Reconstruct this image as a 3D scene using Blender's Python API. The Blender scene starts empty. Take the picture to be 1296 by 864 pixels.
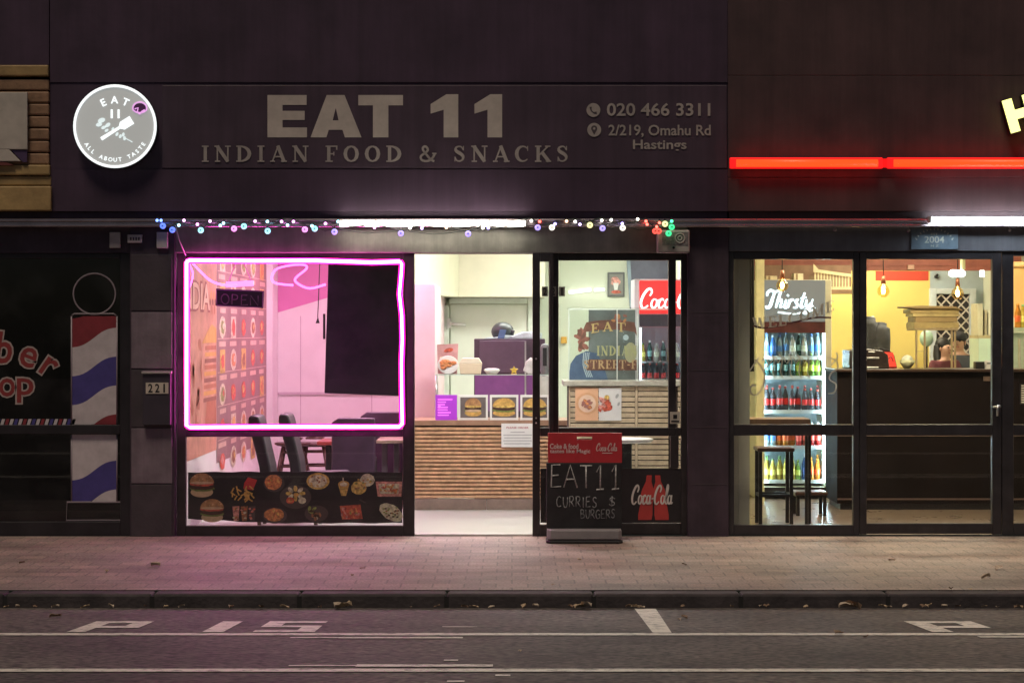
import bpy, math, random
from mathutils import Matrix, Vector
random.seed(11)
R = math.radians
scene = bpy.context.scene
COL = scene.collection

# ------------------------------------------------------------ camera, sky, street light, exposure
CAM_D, CAM_H, F, HY = 16.0, 1.6, 2592.0, 419.0     # distance to the shopfronts, eye height, focal px (of 1296), horizon row
cam_d = bpy.data.cameras.new("Camera")
cam_d.lens, cam_d.sensor_width = 72.0, 36.0
cam_d.shift_y = -13.0 / 1296.0
cam_d.clip_end = 2000.0
cam = bpy.data.objects.new("Camera", cam_d)
cam.location = (0, -CAM_D, CAM_H)
cam.rotation_euler = (R(90), 0, 0)
COL.objects.link(cam)
scene.camera = cam

world = bpy.data.worlds.new("World")
scene.world = world
world.use_nodes = True
wn = world.node_tree
bg = wn.nodes["Background"]
sky = wn.nodes.new("ShaderNodeTexSky")
sky.sky_type = 'NISHITA'
sky.sun_disc = False
sky.sun_elevation = R(66)
sky.sun_rotation = R(200)
wn.links.new(sky.outputs[0], bg.inputs[0])
bg.inputs[1].default_value = 0.0105

sun_d = bpy.data.lights.new("street_glow", 'SUN')   # the weak warm light of the street, behind the camera
sun_d.energy = 1.15
sun_d.angle = R(14)
sun_d.color = (1.0, 0.83, 0.64)
sun = bpy.data.objects.new("street_glow", sun_d)
sun.rotation_euler = (R(24), 0, R(-20))
COL.objects.link(sun)

scene.render.engine = 'CYCLES'
scene.cycles.use_denoising = True
scene.cycles.max_bounces = 8
scene.cycles.transparent_max_bounces = 24
scene.cycles.sample_clamp_indirect = 6.0
scene.cycles.caustics_reflective = False
scene.cycles.caustics_refractive = False
vs = scene.view_settings
vs.view_transform = 'Standard'
vs.look = 'None'
vs.exposure = 0.35
vs.gamma = 1.0
vs.use_curve_mapping = False

# ------------------------------------------------------------ helpers
def X(px, y=0.0): return (px - 648.0) * (CAM_D + y) / F
def Z(py, y=0.0): return CAM_H - (py - HY) * (CAM_D + y) / F
def lin(v):
    v /= 255.0
    return v / 12.92 if v <= 0.04045 else ((v + 0.055) / 1.055) ** 2.4
def rgb(r, g, b): return (lin(r), lin(g), lin(b))

MATS = {}
def mat(name, col, rough=0.6, metal=0.0, var=0.12, scale=9.0, bump=0.0, emit=0.0, ecol=None, spec=0.5, detail=4.0, rvar=0.0, streak=0.0):
    if name in MATS: return MATS[name]
    m = bpy.data.materials.new(name); m.use_nodes = True
    nt = m.node_tree; b = nt.nodes["Principled BSDF"]
    tc = nt.nodes.new("ShaderNodeTexCoord")
    nz = nt.nodes.new("ShaderNodeTexNoise")
    nz.inputs["Scale"].default_value = scale; nz.inputs["Detail"].default_value = detail
    nz.inputs["Roughness"].default_value = 0.62
    nt.links.new(tc.outputs["Object"], nz.inputs["Vector"])
    rp = nt.nodes.new("ShaderNodeValToRGB")
    rp.color_ramp.elements[0].position = 0.3; rp.color_ramp.elements[1].position = 0.7
    rp.color_ramp.elements[0].color = tuple(c * (1 - var) for c in col) + (1,)
    rp.color_ramp.elements[1].color = tuple(min(1, c * (1 + var)) for c in col) + (1,)
    nt.links.new(nz.outputs["Fac"], rp.inputs["Fac"])
    nt.links.new(rp.outputs["Color"], b.inputs["Base Color"])
    b.inputs["Roughness"].default_value = rough
    b.inputs["Metallic"].default_value = metal
    b.inputs["Specular IOR Level"].default_value = spec
    if streak:
        mp_ = nt.nodes.new("ShaderNodeMapping"); mp_.inputs["Scale"].default_value = (7, 7, .35)
        n3 = nt.nodes.new("ShaderNodeTexNoise"); n3.inputs["Scale"].default_value = 1.6; n3.inputs["Detail"].default_value = 8; n3.inputs["Roughness"].default_value = .7
        nt.links.new(tc.outputs["Object"], mp_.inputs[0]); nt.links.new(mp_.outputs[0], n3.inputs["Vector"])
        m3 = nt.nodes.new("ShaderNodeMapRange"); m3.inputs["From Min"].default_value = .3; m3.inputs["From Max"].default_value = .72
        m3.inputs["To Min"].default_value = 1-streak; m3.inputs["To Max"].default_value = 1+streak
        nt.links.new(n3.outputs["Fac"], m3.inputs["Value"])
        mm = nt.nodes.new("ShaderNodeMix"); mm.data_type = 'RGBA'; mm.blend_type = 'MULTIPLY'; mm.inputs[0].default_value = 1
        nt.links.new(rp.outputs["Color"], mm.inputs[6]); nt.links.new(m3.outputs[0], mm.inputs[7]); nt.links.new(mm.outputs[2], b.inputs["Base Color"])
    if rvar:
        mr = nt.nodes.new("ShaderNodeMapRange")
        mr.inputs["To Min"].default_value = max(0.03, rough - rvar); mr.inputs["To Max"].default_value = min(1, rough + rvar)
        nt.links.new(nz.outputs["Fac"], mr.inputs["Value"]); nt.links.new(mr.outputs[0], b.inputs["Roughness"])
    if bump:
        n2 = nt.nodes.new("ShaderNodeTexNoise"); n2.inputs["Scale"].default_value = scale * 7; n2.inputs["Detail"].default_value = 5
        nt.links.new(tc.outputs["Object"], n2.inputs["Vector"])
        bp = nt.nodes.new("ShaderNodeBump"); bp.inputs["Strength"].default_value = bump; bp.inputs["Distance"].default_value = 0.01
        nt.links.new(n2.outputs["Fac"], bp.inputs["Height"]); nt.links.new(bp.outputs["Normal"], b.inputs["Normal"])
    if emit:
        b.inputs["Emission Color"].default_value = tuple(ecol or col) + (1,)
        b.inputs["Emission Strength"].default_value = emit
    MATS[name] = m
    return m

def glass_mat(name, tint=(0.985, 0.99, 0.985), base=0.03, dirt=0.0):
    m = bpy.data.materials.new(name); m.use_nodes = True
    nt = m.node_tree; nt.nodes.clear()
    out = nt.nodes.new("ShaderNodeOutputMaterial")
    tr = nt.nodes.new("ShaderNodeBsdfTransparent"); tr.inputs[0].default_value = tint + (1,)
    gl = nt.nodes.new("ShaderNodeBsdfGlossy"); gl.inputs["Roughness"].default_value = 0.02
    lw = nt.nodes.new("ShaderNodeLayerWeight"); lw.inputs["Blend"].default_value = 0.5
    pw = nt.nodes.new("ShaderNodeMath"); pw.operation = 'POWER'; pw.inputs[1].default_value = 5
    ma = nt.nodes.new("ShaderNodeMath"); ma.operation = 'MULTIPLY_ADD'; ma.inputs[1].default_value = 0.9; ma.inputs[2].default_value = base
    mx = nt.nodes.new("ShaderNodeMixShader")
    nt.links.new(lw.outputs["Facing"], pw.inputs[0]); nt.links.new(pw.outputs[0], ma.inputs[0])
    nt.links.new(ma.outputs[0], mx.inputs[0]); nt.links.new(tr.outputs[0], mx.inputs[1]); nt.links.new(gl.outputs[0], mx.inputs[2])
    last = mx
    if dirt:
        df = nt.nodes.new("ShaderNodeBsdfDiffuse"); df.inputs[0].default_value = (0.5, 0.5, 0.5, 1)
        tc = nt.nodes.new("ShaderNodeTexCoord"); nz = nt.nodes.new("ShaderNodeTexNoise"); nz.inputs["Scale"].default_value = 3; nz.inputs["Detail"].default_value = 6
        nt.links.new(tc.outputs["Object"], nz.inputs["Vector"])
        mr = nt.nodes.new("ShaderNodeMapRange"); mr.inputs["From Min"].default_value = .45; mr.inputs["From Max"].default_value = .8; mr.inputs["To Max"].default_value = dirt
        nt.links.new(nz.outputs["Fac"], mr.inputs["Value"])
        m2 = nt.nodes.new("ShaderNodeMixShader")
        nt.links.new(mr.outputs[0], m2.inputs[0]); nt.links.new(mx.outputs[0], m2.inputs[1]); nt.links.new(df.outputs[0], m2.inputs[2])
        last = m2
    nt.links.new(last.outputs[0], out.inputs[0])
    MATS[name] = m
    return m

class MB:
    """collects shapes, builds ONE mesh object with as many material slots as it needs"""
    def __init__(s): s.v = []; s.f = []; s.m = []; s.sm = []; s.M = Matrix.Identity(4); s.k = 0
    def add(s, vs, fs, m=0, smooth=False):
        o = len(s.v)
        s.v += [tuple(s.M @ Vector(p)) for p in vs]
        for f in fs: s.f.append([o + i for i in f]); s.m.append(m); s.sm.append(smooth)
    def box(s, x0, x1, y0, y1, z0, z1, m=0):
        if x0 > x1: x0, x1 = x1, x0
        if y0 > y1: y0, y1 = y1, y0
        if z0 > z1: z0, z1 = z1, z0
        v = [(x0,y0,z0),(x1,y0,z0),(x1,y1,z0),(x0,y1,z0),(x0,y0,z1),(x1,y0,z1),(x1,y1,z1),(x0,y1,z1)]
        s.add(v, [(0,3,2,1),(4,5,6,7),(0,1,5,4),(1,2,6,5),(2,3,7,6),(3,0,4,7)], m)
    def pbox(s, x0, x1, p0, p1, y0, y1, m=0):           # box from a pixel rectangle seen at depth y0
        s.box(X(x0,y0), X(x1,y0), y0, y1, Z(p1,y0), Z(p0,y0), m)
    def prism(s, poly, y0, y1, m=0):                    # polygon in x,z pulled from y0 to y1
        n = len(poly)
        a = sum(poly[i][0]*poly[(i+1)%n][1]-poly[(i+1)%n][0]*poly[i][1] for i in range(n))
        if a < 0: poly = poly[::-1]
        v = [(x,y0,z) for x,z in poly] + [(x,y1,z) for x,z in poly]
        f = [tuple(range(n)), tuple(range(2*n-1, n-1, -1))]
        f += [((i+1)%n, i, n+i, n+(i+1)%n) for i in range(n)]
        s.add(v, f, m)
    def hprism(s, poly, z0, z1, m=0):                   # polygon in x,y pulled from z0 to z1
        n = len(poly)
        a = sum(poly[i][0]*poly[(i+1)%n][1]-poly[(i+1)%n][0]*poly[i][1] for i in range(n))
        if a < 0: poly = poly[::-1]
        v = [(x,y,z0) for x,y in poly] + [(x,y,z1) for x,y in poly]
        f = [tuple(range(n-1,-1,-1)), tuple(range(n, 2*n))]
        f += [(i, (i+1)%n, n+(i+1)%n, n+i) for i in range(n)]
        s.add(v, f, m)
    def flat(s, poly, y, m=0):                          # a printed shape, facing -y
        n = len(poly)
        a = sum(poly[i][0]*poly[(i+1)%n][1]-poly[(i+1)%n][0]*poly[i][1] for i in range(n))
        if a < 0: poly = poly[::-1]
        s.add([(x,y,z) for x,z in poly], [tuple(range(n))], m)
    def rect(s, x0, x1, z0, z1, y, m=0): s.flat([(x0,z0),(x1,z0),(x1,z1),(x0,z1)], y, m)
    def ell(s, cx, cz, rx, rz, y, m=0, n=20, rot=0.0, a0=0, a1=360, jit=0):
        P = []
        for i in range(n + (1 if a1-a0 < 360 else 0)):
            a = R(a0 + (a1-a0)*i/n); k = 1 + random.uniform(-jit, jit)
            x, z = rx*math.cos(a)*k, rz*math.sin(a)*k
            P.append((cx + x*math.cos(rot) - z*math.sin(rot), cz + x*math.sin(rot) + z*math.cos(rot)))
        s.flat(P, y, m)
    def tube(s, pts, r, seg=8, m=0, closed=False, fy=1.0, caps=True):
        pts = [Vector(p) for p in pts]; n = len(pts)
        rr = r if isinstance(r, (list, tuple)) else [r]*n
        v = []; ref = None
        for i, p in enumerate(pts):
            a = pts[(i-1) % n] if (i > 0 or closed) else p
            b = pts[(i+1) % n] if (i < n-1 or closed) else p
            t = (b - a)
            t = t.normalized() if t.length > 1e-9 else Vector((0,0,1))
            if ref is None:
                ref = Vector((0,1,0)) if abs(t.y) < 0.9 else Vector((0,0,1))
            u = ref - t*ref.dot(t)
            u = u.normalized() if u.length > 1e-6 else t.orthogonal().normalized()
            ref = u; w = t.cross(u)
            for k in range(seg):
                an = 2*math.pi*k/seg
                v.append(tuple(p + u*(math.cos(an)*rr[i]*fy) + w*(math.sin(an)*rr[i])))
        f = []
        for i in range(n if closed else n-1):
            j = (i+1) % n
            for k in range(seg):
                l = (k+1) % seg
                f.append((i*seg+k, i*seg+l, j*seg+l, j*seg+k))
        if not closed and caps:
            f.append(tuple(range(seg-1,-1,-1))); f.append(tuple((n-1)*seg+k for k in range(seg)))
        s.add(v, f, m, True)
    def bar(s, a, b, r, seg=8, m=0): s.tube([a, b], r, seg, m)
    def ribbon(s, pts, w, y, dep=0.004, m=0):           # a flat brush stroke in x,z, butt ends
        s.k += 1; y = y - 0.00035*(s.k % 9)
        n = len(pts); ww = w if isinstance(w, (list, tuple)) else [w]*n
        L = []; Rr = []
        for i in range(n):
            a = Vector(pts[max(0,i-1)]); b = Vector(pts[min(n-1,i+1)])
            if i == 0 or i == n-1: t = b - a
            else:
                t = (Vector(pts[i])-a).normalized() + (b-Vector(pts[i])).normalized()
            t = t.normalized() if t.length > 1e-9 else Vector((1,0))
            nrm = Vector((-t.y, t.x))
            p = Vector(pts[i]); L.append(p + nrm*ww[i]/2); Rr.append(p - nrm*ww[i]/2)
        v = [(p.x,y,p.y) for p in L] + [(p.x,y,p.y) for p in Rr] + [(p.x,y+dep,p.y) for p in L] + [(p.x,y+dep,p.y) for p in Rr]
        f = []
        for i in range(n-1):
            f += [(n+i, n+i+1, i+1, i), (2*n+i, i, i+1, 2*n+i+1), (n+i+1, n+i, 3*n+i, 3*n+i+1)]
        s.add(v, f, m)
    def lathe(s, prof, c, seg=12, m=0, mats=None):       # prof: (r, z) list about a vertical axis
        n = len(prof); v = []
        for r_, z_ in prof:
            for k in range(seg):
                a = 2*math.pi*k/seg
                v.append((c[0]+r_*math.cos(a), c[1]+r_*math.sin(a), c[2]+z_))
        for i in range(n-1):
            o = [( i*seg+k, i*seg+(k+1)%seg, (i+1)*seg+(k+1)%seg, (i+1)*seg+k) for k in range(seg)]
            base = len(s.v)
            s.add(v if i == 0 else [], [], 0)
            if i == 0: s._lb = base
            for f in o: s.f.append([s._lb+q for q in f]); s.m.append(mats[i] if mats else m); s.sm.append(True)
        s.f.append([s._lb+k for k in range(seg-1,-1,-1)]); s.m.append(mats[0] if mats else m); s.sm.append(False)
        s.f.append([s._lb+(n-1)*seg+k for k in range(seg)]); s.m.append(mats[-1] if mats else m); s.sm.append(False)
    def sphere(s, c, r, m=0, sc=(1,1,1), seg=12, rings=7):
        v = [(c[0], c[1], c[2]-r*sc[2])]
        for i in range(1, rings):
            t = math.pi*i/rings - math.pi/2
            for k in range(seg):
                a = 2*math.pi*k/seg
                v.append((c[0]+r*sc[0]*math.cos(t)*math.cos(a), c[1]+r*sc[1]*math.cos(t)*math.sin(a), c[2]+r*sc[2]*math.sin(t)))
        v.append((c[0], c[1], c[2]+r*sc[2])); last = len(v)-1
        f = [(0, 1+(k+1)%seg, 1+k) for k in range(seg)]
        for i in range(rings-2):
            for k in range(seg):
                l = (k+1)%seg
                f.append((1+i*seg+k, 1+i*seg+l, 1+(i+1)*seg+l, 1+(i+1)*seg+k))
        f += [(1+(rings-2)*seg+k, 1+(rings-2)*seg+(k+1)%seg, last) for k in range(seg)]
        s.add(v, f, m, True)
    def build(s, name, mats, parent=None, bevel=0.0, loc=None):
        me = bpy.data.meshes.new(name)
        vv = s.v
        if loc is not None: vv = [(a-loc[0], b-loc[1], c-loc[2]) for a, b, c in vv]
        me.from_pydata(vv, [], s.f)
        if not isinstance(mats, (list, tuple)): mats = [mats]
        for m in mats: me.materials.append(m)
        me.polygons.foreach_set("material_index", s.m)
        me.polygons.foreach_set("use_smooth", s.sm)
        me.update()
        o = bpy.data.objects.new(name, me); COL.objects.link(o)
        if loc is not None: o.location = loc
        if parent is not None: o.parent = parent
        if bevel:
            b = o.modifiers.new("edge", 'BEVEL'); b.width = bevel; b.segments = 2; b.limit_method = 'ANGLE'; b.angle_limit = R(50)
        return o

def tag(o, label, cat, group=None):
    o["label"] = label; o["category"] = cat
    if group: o["group"] = group
    return o
def struct(o): o["kind"] = "structure"; return o
def thing(name, label, cat, group=None):
    o = bpy.data.objects.new(name, None); COL.objects.link(o)
    o.empty_display_size = 0.1
    return tag(o, label, cat, group)
def copy_tree(o, dx, label=None, parent=None):
    c = o.copy(); COL.objects.link(c)
    if parent is not None: c.parent = parent
    else: c.location = Vector(o.location) + Vector(dx)
    if label: c["label"] = label
    for ch in list(o.children): copy_tree(ch, None, None, c)
    return c

# --- lettering
def glyphs(txt, bold=0.0, spacing=1.0):
    cu = bpy.data.curves.new("t", 'FONT'); cu.body = txt; cu.size = 1.0; cu.offset = bold; cu.space_character = spacing
    cu.resolution_u = 3
    ob = bpy.data.objects.new("t", cu); COL.objects.link(ob)
    dg = bpy.context.evaluated_depsgraph_get(); dg.update()
    ev = ob.evaluated_get(dg); me = ev.to_mesh()
    vs_ = [(v.co.x, v.co.y) for v in me.vertices]; fs = [tuple(p.vertices) for p in me.polygons]
    ev.to_mesh_clear(); bpy.data.objects.remove(ob); bpy.data.curves.remove(cu)
    return vs_, fs
def text(mb, txt, x0, x1, z0, z1, y, m=0, bold=0.0, spacing=1.0, fit=True, rot=0.0, shear=0.0):
    """printed text filling the box x0..x1, z0..z1 (z0..z1 = its own ink height)"""
    vs_, fs = glyphs(txt, bold, spacing)
    ax = min(v[0] for v in vs_); bx = max(v[0] for v in vs_); az = min(v[1] for v in vs_); bz = max(v[1] for v in vs_)
    sz = (z1-z0)/(bz-az); sx = (x1-x0)/(bx-ax) if fit else sz
    cx, cz = (x0+x1)/2, (z0+z1)/2
    out = []
    for a, b in vs_:
        px, pz = (a-ax)*sx + x0 - cx, (b-az)*sz + z0 - cz
        if not fit: px += ((x1-x0) - (bx-ax)*sx)/2
        px += shear*pz
        out.append((cx + px*math.cos(rot) - pz*math.sin(rot), y, cz + px*math.sin(rot) + pz*math.cos(rot)))
    mb.add(out, fs, m)
    # make faces look at -y
def arc(cx, cz, rx, rz, a0, a1, n=12):
    return [(cx + rx*math.cos(R(a0+(a1-a0)*i/n)), cz + rz*math.sin(R(a0+(a1-a0)*i/n))) for i in range(n+1)]
def smooth(pts, n=5):
    P = [Vector(p) for p in pts]; out = []
    for i in range(len(P)-1):
        a, b, c, d = P[max(0,i-1)], P[i], P[i+1], P[min(len(P)-1,i+2)]
        for k in range(n):
            t = k/n
            out.append(tuple(0.5*((2*b) + (c-a)*t + (2*a-5*b+4*c-d)*t*t + (3*b-a-3*c+d)*t**3)))
    out.append(tuple(P[-1])); return out

SER = {}
def _ser():
    st, hr, sf = .19, .085, .075
    def stem(x): return ([(x,0),(x,1)], st)
    def foot(a, b, z): return ([(a,z),(b,z)], sf)
    lo, hi = .0375, .9625
    SER['I'] = (.42, [stem(.21), foot(.02,.40,lo), foot(.02,.40,hi)])
    SER['N'] = (.90, [([(.16,0),(.16,1)],hr), ([(.74,0),(.74,1)],hr), ([(.14,.98),(.74,.02)],.2), foot(0,.28,hi), foot(.02,.32,lo), foot(.58,.90,hi)])
    bw = [.085,.1,.13,.17,.2,.21,.22,.21,.2,.17,.13,.1,.085]
    SER['D'] = (.86, [stem(.18), (arc(.2,.5,.53,.4625,90,-90), bw), foot(.0,.3,lo), foot(0,.3,hi)])
    SER['F'] = (.70, [stem(.18), foot(0,.64,hi), ([(.2,.5),(.46,.5)],.075), ([(.62,1),(.62,.74)],.075), ([(.46,.38),(.46,.62)],.06), foot(.0,.40,lo)])
    ow = [.09,.13,.19,.21,.19,.13,.09,.13,.19,.21,.19,.13,.09]
    SER['O'] = (.88, [(arc(.42,.5,.33,.46,90,450), ow)])
    SER['A'] = (.92, [([(.12,0),(.45,1)],hr), ([(.42,1),(.77,0)],.2), ([(.22,.32),(.64,.32)],.075), foot(0,.27,lo), foot(.6,.92,lo)])
    SER['S'] = (.68, [(smooth([(.52,.74),(.46,.9),(.3,.955),(.14,.88),(.12,.72),(.24,.6),(.42,.48),(.53,.33),(.5,.14),(.34,.045),(.17,.09),(.1,.27)],2),
               [.05,.07,.08,.085,.09,.1,.12,.14,.17,.19,.2,.2,.19,.18,.17,.14,.12,.1,.09,.085,.08,.07,.05]), ([(.55,.98),(.55,.70)],.05), ([(.08,.02),(.08,.32)],.05)])
    SER['C'] = (.80, [(arc(.44,.5,.35,.46,45,315), [.06,.08,.09,.13,.17,.2,.21,.2,.17,.13,.09,.08,.06]), ([(.70,.98),(.70,.68)],.055)])
    SER['K'] = (.90, [stem(.18), ([(.22,.40),(.74,.98)],hr), ([(.38,.60),(.78,.02)],.2), foot(0,.36,lo), foot(0,.36,hi), foot(.56,.86,hi), foot(.6,.90,lo)])
    SER['&'] = (.98, [(smooth([(.88,.5),(.78,.28),(.6,.1),(.36,.045),(.14,.14),(.12,.36),(.34,.54),(.5,.72),(.44,.9),(.32,.955),(.22,.86),(.26,.68),(.46,.4),(.66,.14),(.86,.04)],2), .13), foot(.74,.98,.52)])
    SER[' '] = (.34, [])
    SER['T'] = (.84, [stem(.42), foot(.02,.82,hi), ([(.05,1),(.05,.7)],.07), ([(.79,1),(.79,.7)],.07), foot(.24,.6,lo)])
    SER['R'] = (.86, [stem(.18), (arc(.2,.735,.36,.2275,90,-90), bw), ([(.36,.52),(.76,.02)],.2), foot(0,.36,lo), foot(0,.3,hi), foot(.6,.88,lo)])
    SER['E'] = (.72, [stem(.18), foot(0,.64,hi), ([(.2,.5),(.46,.5)],.075), ([(.62,1),(.62,.74)],.075), ([(.46,.38),(.46,.62)],.06), foot(0,.68,lo), ([(.66,0),(.66,.28)],.075)])
    SER['-'] = (.44, [([(.06,.45),(.38,.45)],.12)])
    SER['W'] = (1.2, [([(.12,1),(.4,0)],.2), ([(.4,0),(.62,1)],.08), ([(.58,1),(.86,0)],.2), ([(.86,0),(1.08,1)],.08), foot(0,.26,hi), foot(.94,1.2,hi)])
    SER['L'] = (.70, [stem(.18), foot(0,.64,lo), ([(.63,0),(.63,.3)],.075), foot(0,.36,hi)])
    SER['M'] = (1.05, [([(.16,0),(.16,1)],.09), ([(.15,.98),(.5,.02)],.19), ([(.5,.02),(.86,.98)],.09), ([(.86,0),(.86,1)],.19), foot(0,.3,lo), foot(.7,1.04,lo), foot(0,.2,hi), foot(.84,1.04,hi)])
_ser()
def serif(mb, txt, x0, x1, z0, z1, y, m=0, gap=.16, dep=0.004, curve=None):
    tot = sum(SER[c][0] for c in txt) + gap*(len(txt)-1)
    sx = (x1-x0)/tot; sz = z1-z0; cx = 0
    for c in txt:
        w_, strokes = SER[c]
        for pts, w in strokes:
            P = []
            for a, b in pts:
                xx = x0+(cx+a)*sx; dz = curve((xx-x0)/(x1-x0)) if curve else 0
                P.append((xx, z0+b*sz+dz))
            k = (sx+sz)/2
            mb.ribbon(P, [q*k for q in w] if isinstance(w, list) else w*k, y, dep, m)
        cx += w_ + gap

STK = {  # one-stroke letters for chalk and tube lettering
 'E': (.6, [[(.55,1),(.05,.98),(.0,0),(.6,.04)], [(.03,.5),(.45,.54)]]),
 'A': (.8, [[(0,0),(.38,1),(.8,0)], [(.15,.36),(.64,.38)]]),
 'T': (.7, [[(0,.98),(.72,1)], [(.36,1),(.36,0)]]),
 '1': (.4, [[(0,.72),(.22,1),(.22,0)], [(0,0),(.42,.02)]]),
 'C': (.6, [smooth([(.6,.85),(.35,1),(.08,.75),(.02,.35),(.2,.02),(.6,.1)],3)]),
 'U': (.6, [smooth([(.02,1),(.03,.4),(.2,.02),(.45,.06),(.58,.4),(.6,1)],3)]),
 'R': (.6, [[(.0,0),(.03,1)], smooth([(.0,.98),(.4,1),(.52,.75),(.35,.52),(.04,.48)],3), [(.2,.48),(.6,0)]]),
 'I': (.2, [[(.1,0),(.1,1)]]),
 'S': (.55, [smooth([(.52,.86),(.3,1),(.08,.82),(.2,.56),(.46,.4),(.46,.12),(.2,0),(0,.14)],3)]),
 'B': (.6, [[(0,0),(.03,1)], smooth([(.02,1),(.42,.94),(.42,.6),(.06,.52),(.5,.44),(.52,.1),(.0,0)],3)]),
 'G': (.65, [smooth([(.6,.85),(.35,1),(.08,.75),(.02,.35),(.2,.02),(.6,.1),(.62,.45),(.36,.45)],3)]),
 'P': (.6, [[(0,0),(.03,1)], smooth([(.02,1),(.45,.95),(.5,.65),(.3,.5),(.02,.5)],3)]),
 'O': (.72, [arc(.36,.5,.35,.5,90,450,14)]),
 'N': (.7, [[(0,0),(0,1),(.68,0),(.68,1)]]),
 '$': (.5, [smooth([(.48,.8),(.25,.92),(.06,.75),(.2,.52),(.42,.38),(.4,.14),(.18,.06),(0,.2)],3), [(.25,1.08),(.2,-.08)]]),
 ' ': (.45, []),
}
def strokes(mb, txt, x0, x1, z0, z1, y, r, m=0, gap=.25, jit=0.0, slope=0.0):
    tot = sum(STK[c][0] for c in txt) + gap*(len(txt)-1)
    sx = (x1-x0)/tot; sz = z1-z0; cx = 0
    for c in txt:
        w_, st = STK[c]
        dz = random.uniform(-jit, jit)
        for pts in st:
            mb.tube([(x0+(cx+a)*sx, y, z0+b*sz+dz+slope*(cx+a)*sx) for a, b in pts], r, 5, m, fy=.4)
        cx += w_ + gap

SCRIPT = {  # brush script letters: (advance, [(points, widths)])
 'C': (.62, [(smooth([(.52,.62),(.60,.80),(.50,.96),(.34,.92),(.16,.66),(.08,.34),(.16,.08),(.32,.02),(.50,.16)],4), .12)]),
 'o': (.40, [(arc(.2,.25,.15,.22,80,440,12), .10), ([(.24,.47),(.34,.40),(.46,.44)], .05)]),
 'c': (.36, [(smooth([(.30,.38),(.24,.47),(.12,.42),(.06,.22),(.12,.04),(.24,.04),(.36,.18)],3), .10)]),
 'a': (.46, [(arc(.18,.25,.14,.22,70,430,12), .10), (smooth([(.36,.48),(.33,.2),(.36,.04),(.48,.12)],3), .10)]),
 '-': (.22, [([(.02,.28),(.2,.32)], .08)]),
 'l': (.24, [(smooth([(.0,.1),(.16,.5),(.22,.85),(.16,1.0),(.09,.85),(.08,.4),(.1,.08),(.2,.04),(.3,.16)],4), .09)]),
 'T': (.56, [(smooth([(.02,.66),(.0,.84),(.16,.98),(.4,.9),(.7,.98)],3), .12), (smooth([(.42,.92),(.34,.5),(.28,.12),(.12,.02),(.04,.14)],3), .14)]),
 'h': (.44, [(smooth([(.2,1.0),(.12,.5),(.06,.02)],3), .12), (smooth([(.1,.3),(.26,.48),(.34,.36),(.3,.06),(.44,.1)],3), .10)]),
 'i': (.24, [(smooth([(.14,.48),(.1,.12),(.2,.03),(.28,.12)],3), .12), ([(.16,.66),(.22,.74)], .11)]),
 'r': (.34, [(smooth([(.1,.48),(.06,.02)],2), .12), (smooth([(.08,.3),(.2,.46),(.34,.44)],3), .11)]),
 's': (.34, [(smooth([(.28,.46),(.16,.46),(.12,.34),(.24,.2),(.2,.04),(.02,.04)],3), .11)]),
 't': (.32, [(smooth([(.2,.86),(.12,.3),(.14,.04),(.3,.1)],3), .12), ([(.02,.54),(.34,.6)], .08)]),
 'y': (.46, [(smooth([(.06,.48),(.06,.2),(.18,.08),(.34,.3)],3), .11), (smooth([(.4,.5),(.32,.0),(.16,-.28),(.0,-.2),(.2,.0),(.5,.14)],3), .10)]),
 ' ': (.2, []),
}
def script(mb, txt, x0, x1, z0, z1, y, m=0, shear=.18, slope=0.0, dep=0.004, fat=1.0):
    ax, ex, cx = 9, -9, 0
    for c in txt:
        for pts, w in SCRIPT[c][1]:
            for a, b in pts: ax = min(ax, cx+a+shear*(b-.3)); ex = max(ex, cx+a+shear*(b-.3))
        cx += SCRIPT[c][0]
    sx = (x1-x0)/(ex-ax); x0 -= ax*sx; sz = z1-z0; cx = 0
    for c in txt:
        adv, st = SCRIPT[c]
        for pts, w in st:
            P = [(x0 + (cx+a+shear*(b-.3))*sx, z0 + b*sz + slope*(cx+a)*sx) for a, b in pts]
            n = len(P); k = (sx+sz)/2*w*fat
            ws = [k*(0.55+0.45*math.sin(math.pi*min(1,max(0,(i+.6)/(n))))) for i in range(n)]
            mb.ribbon(P, ws, y, dep, m)
        cx += adv

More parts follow.
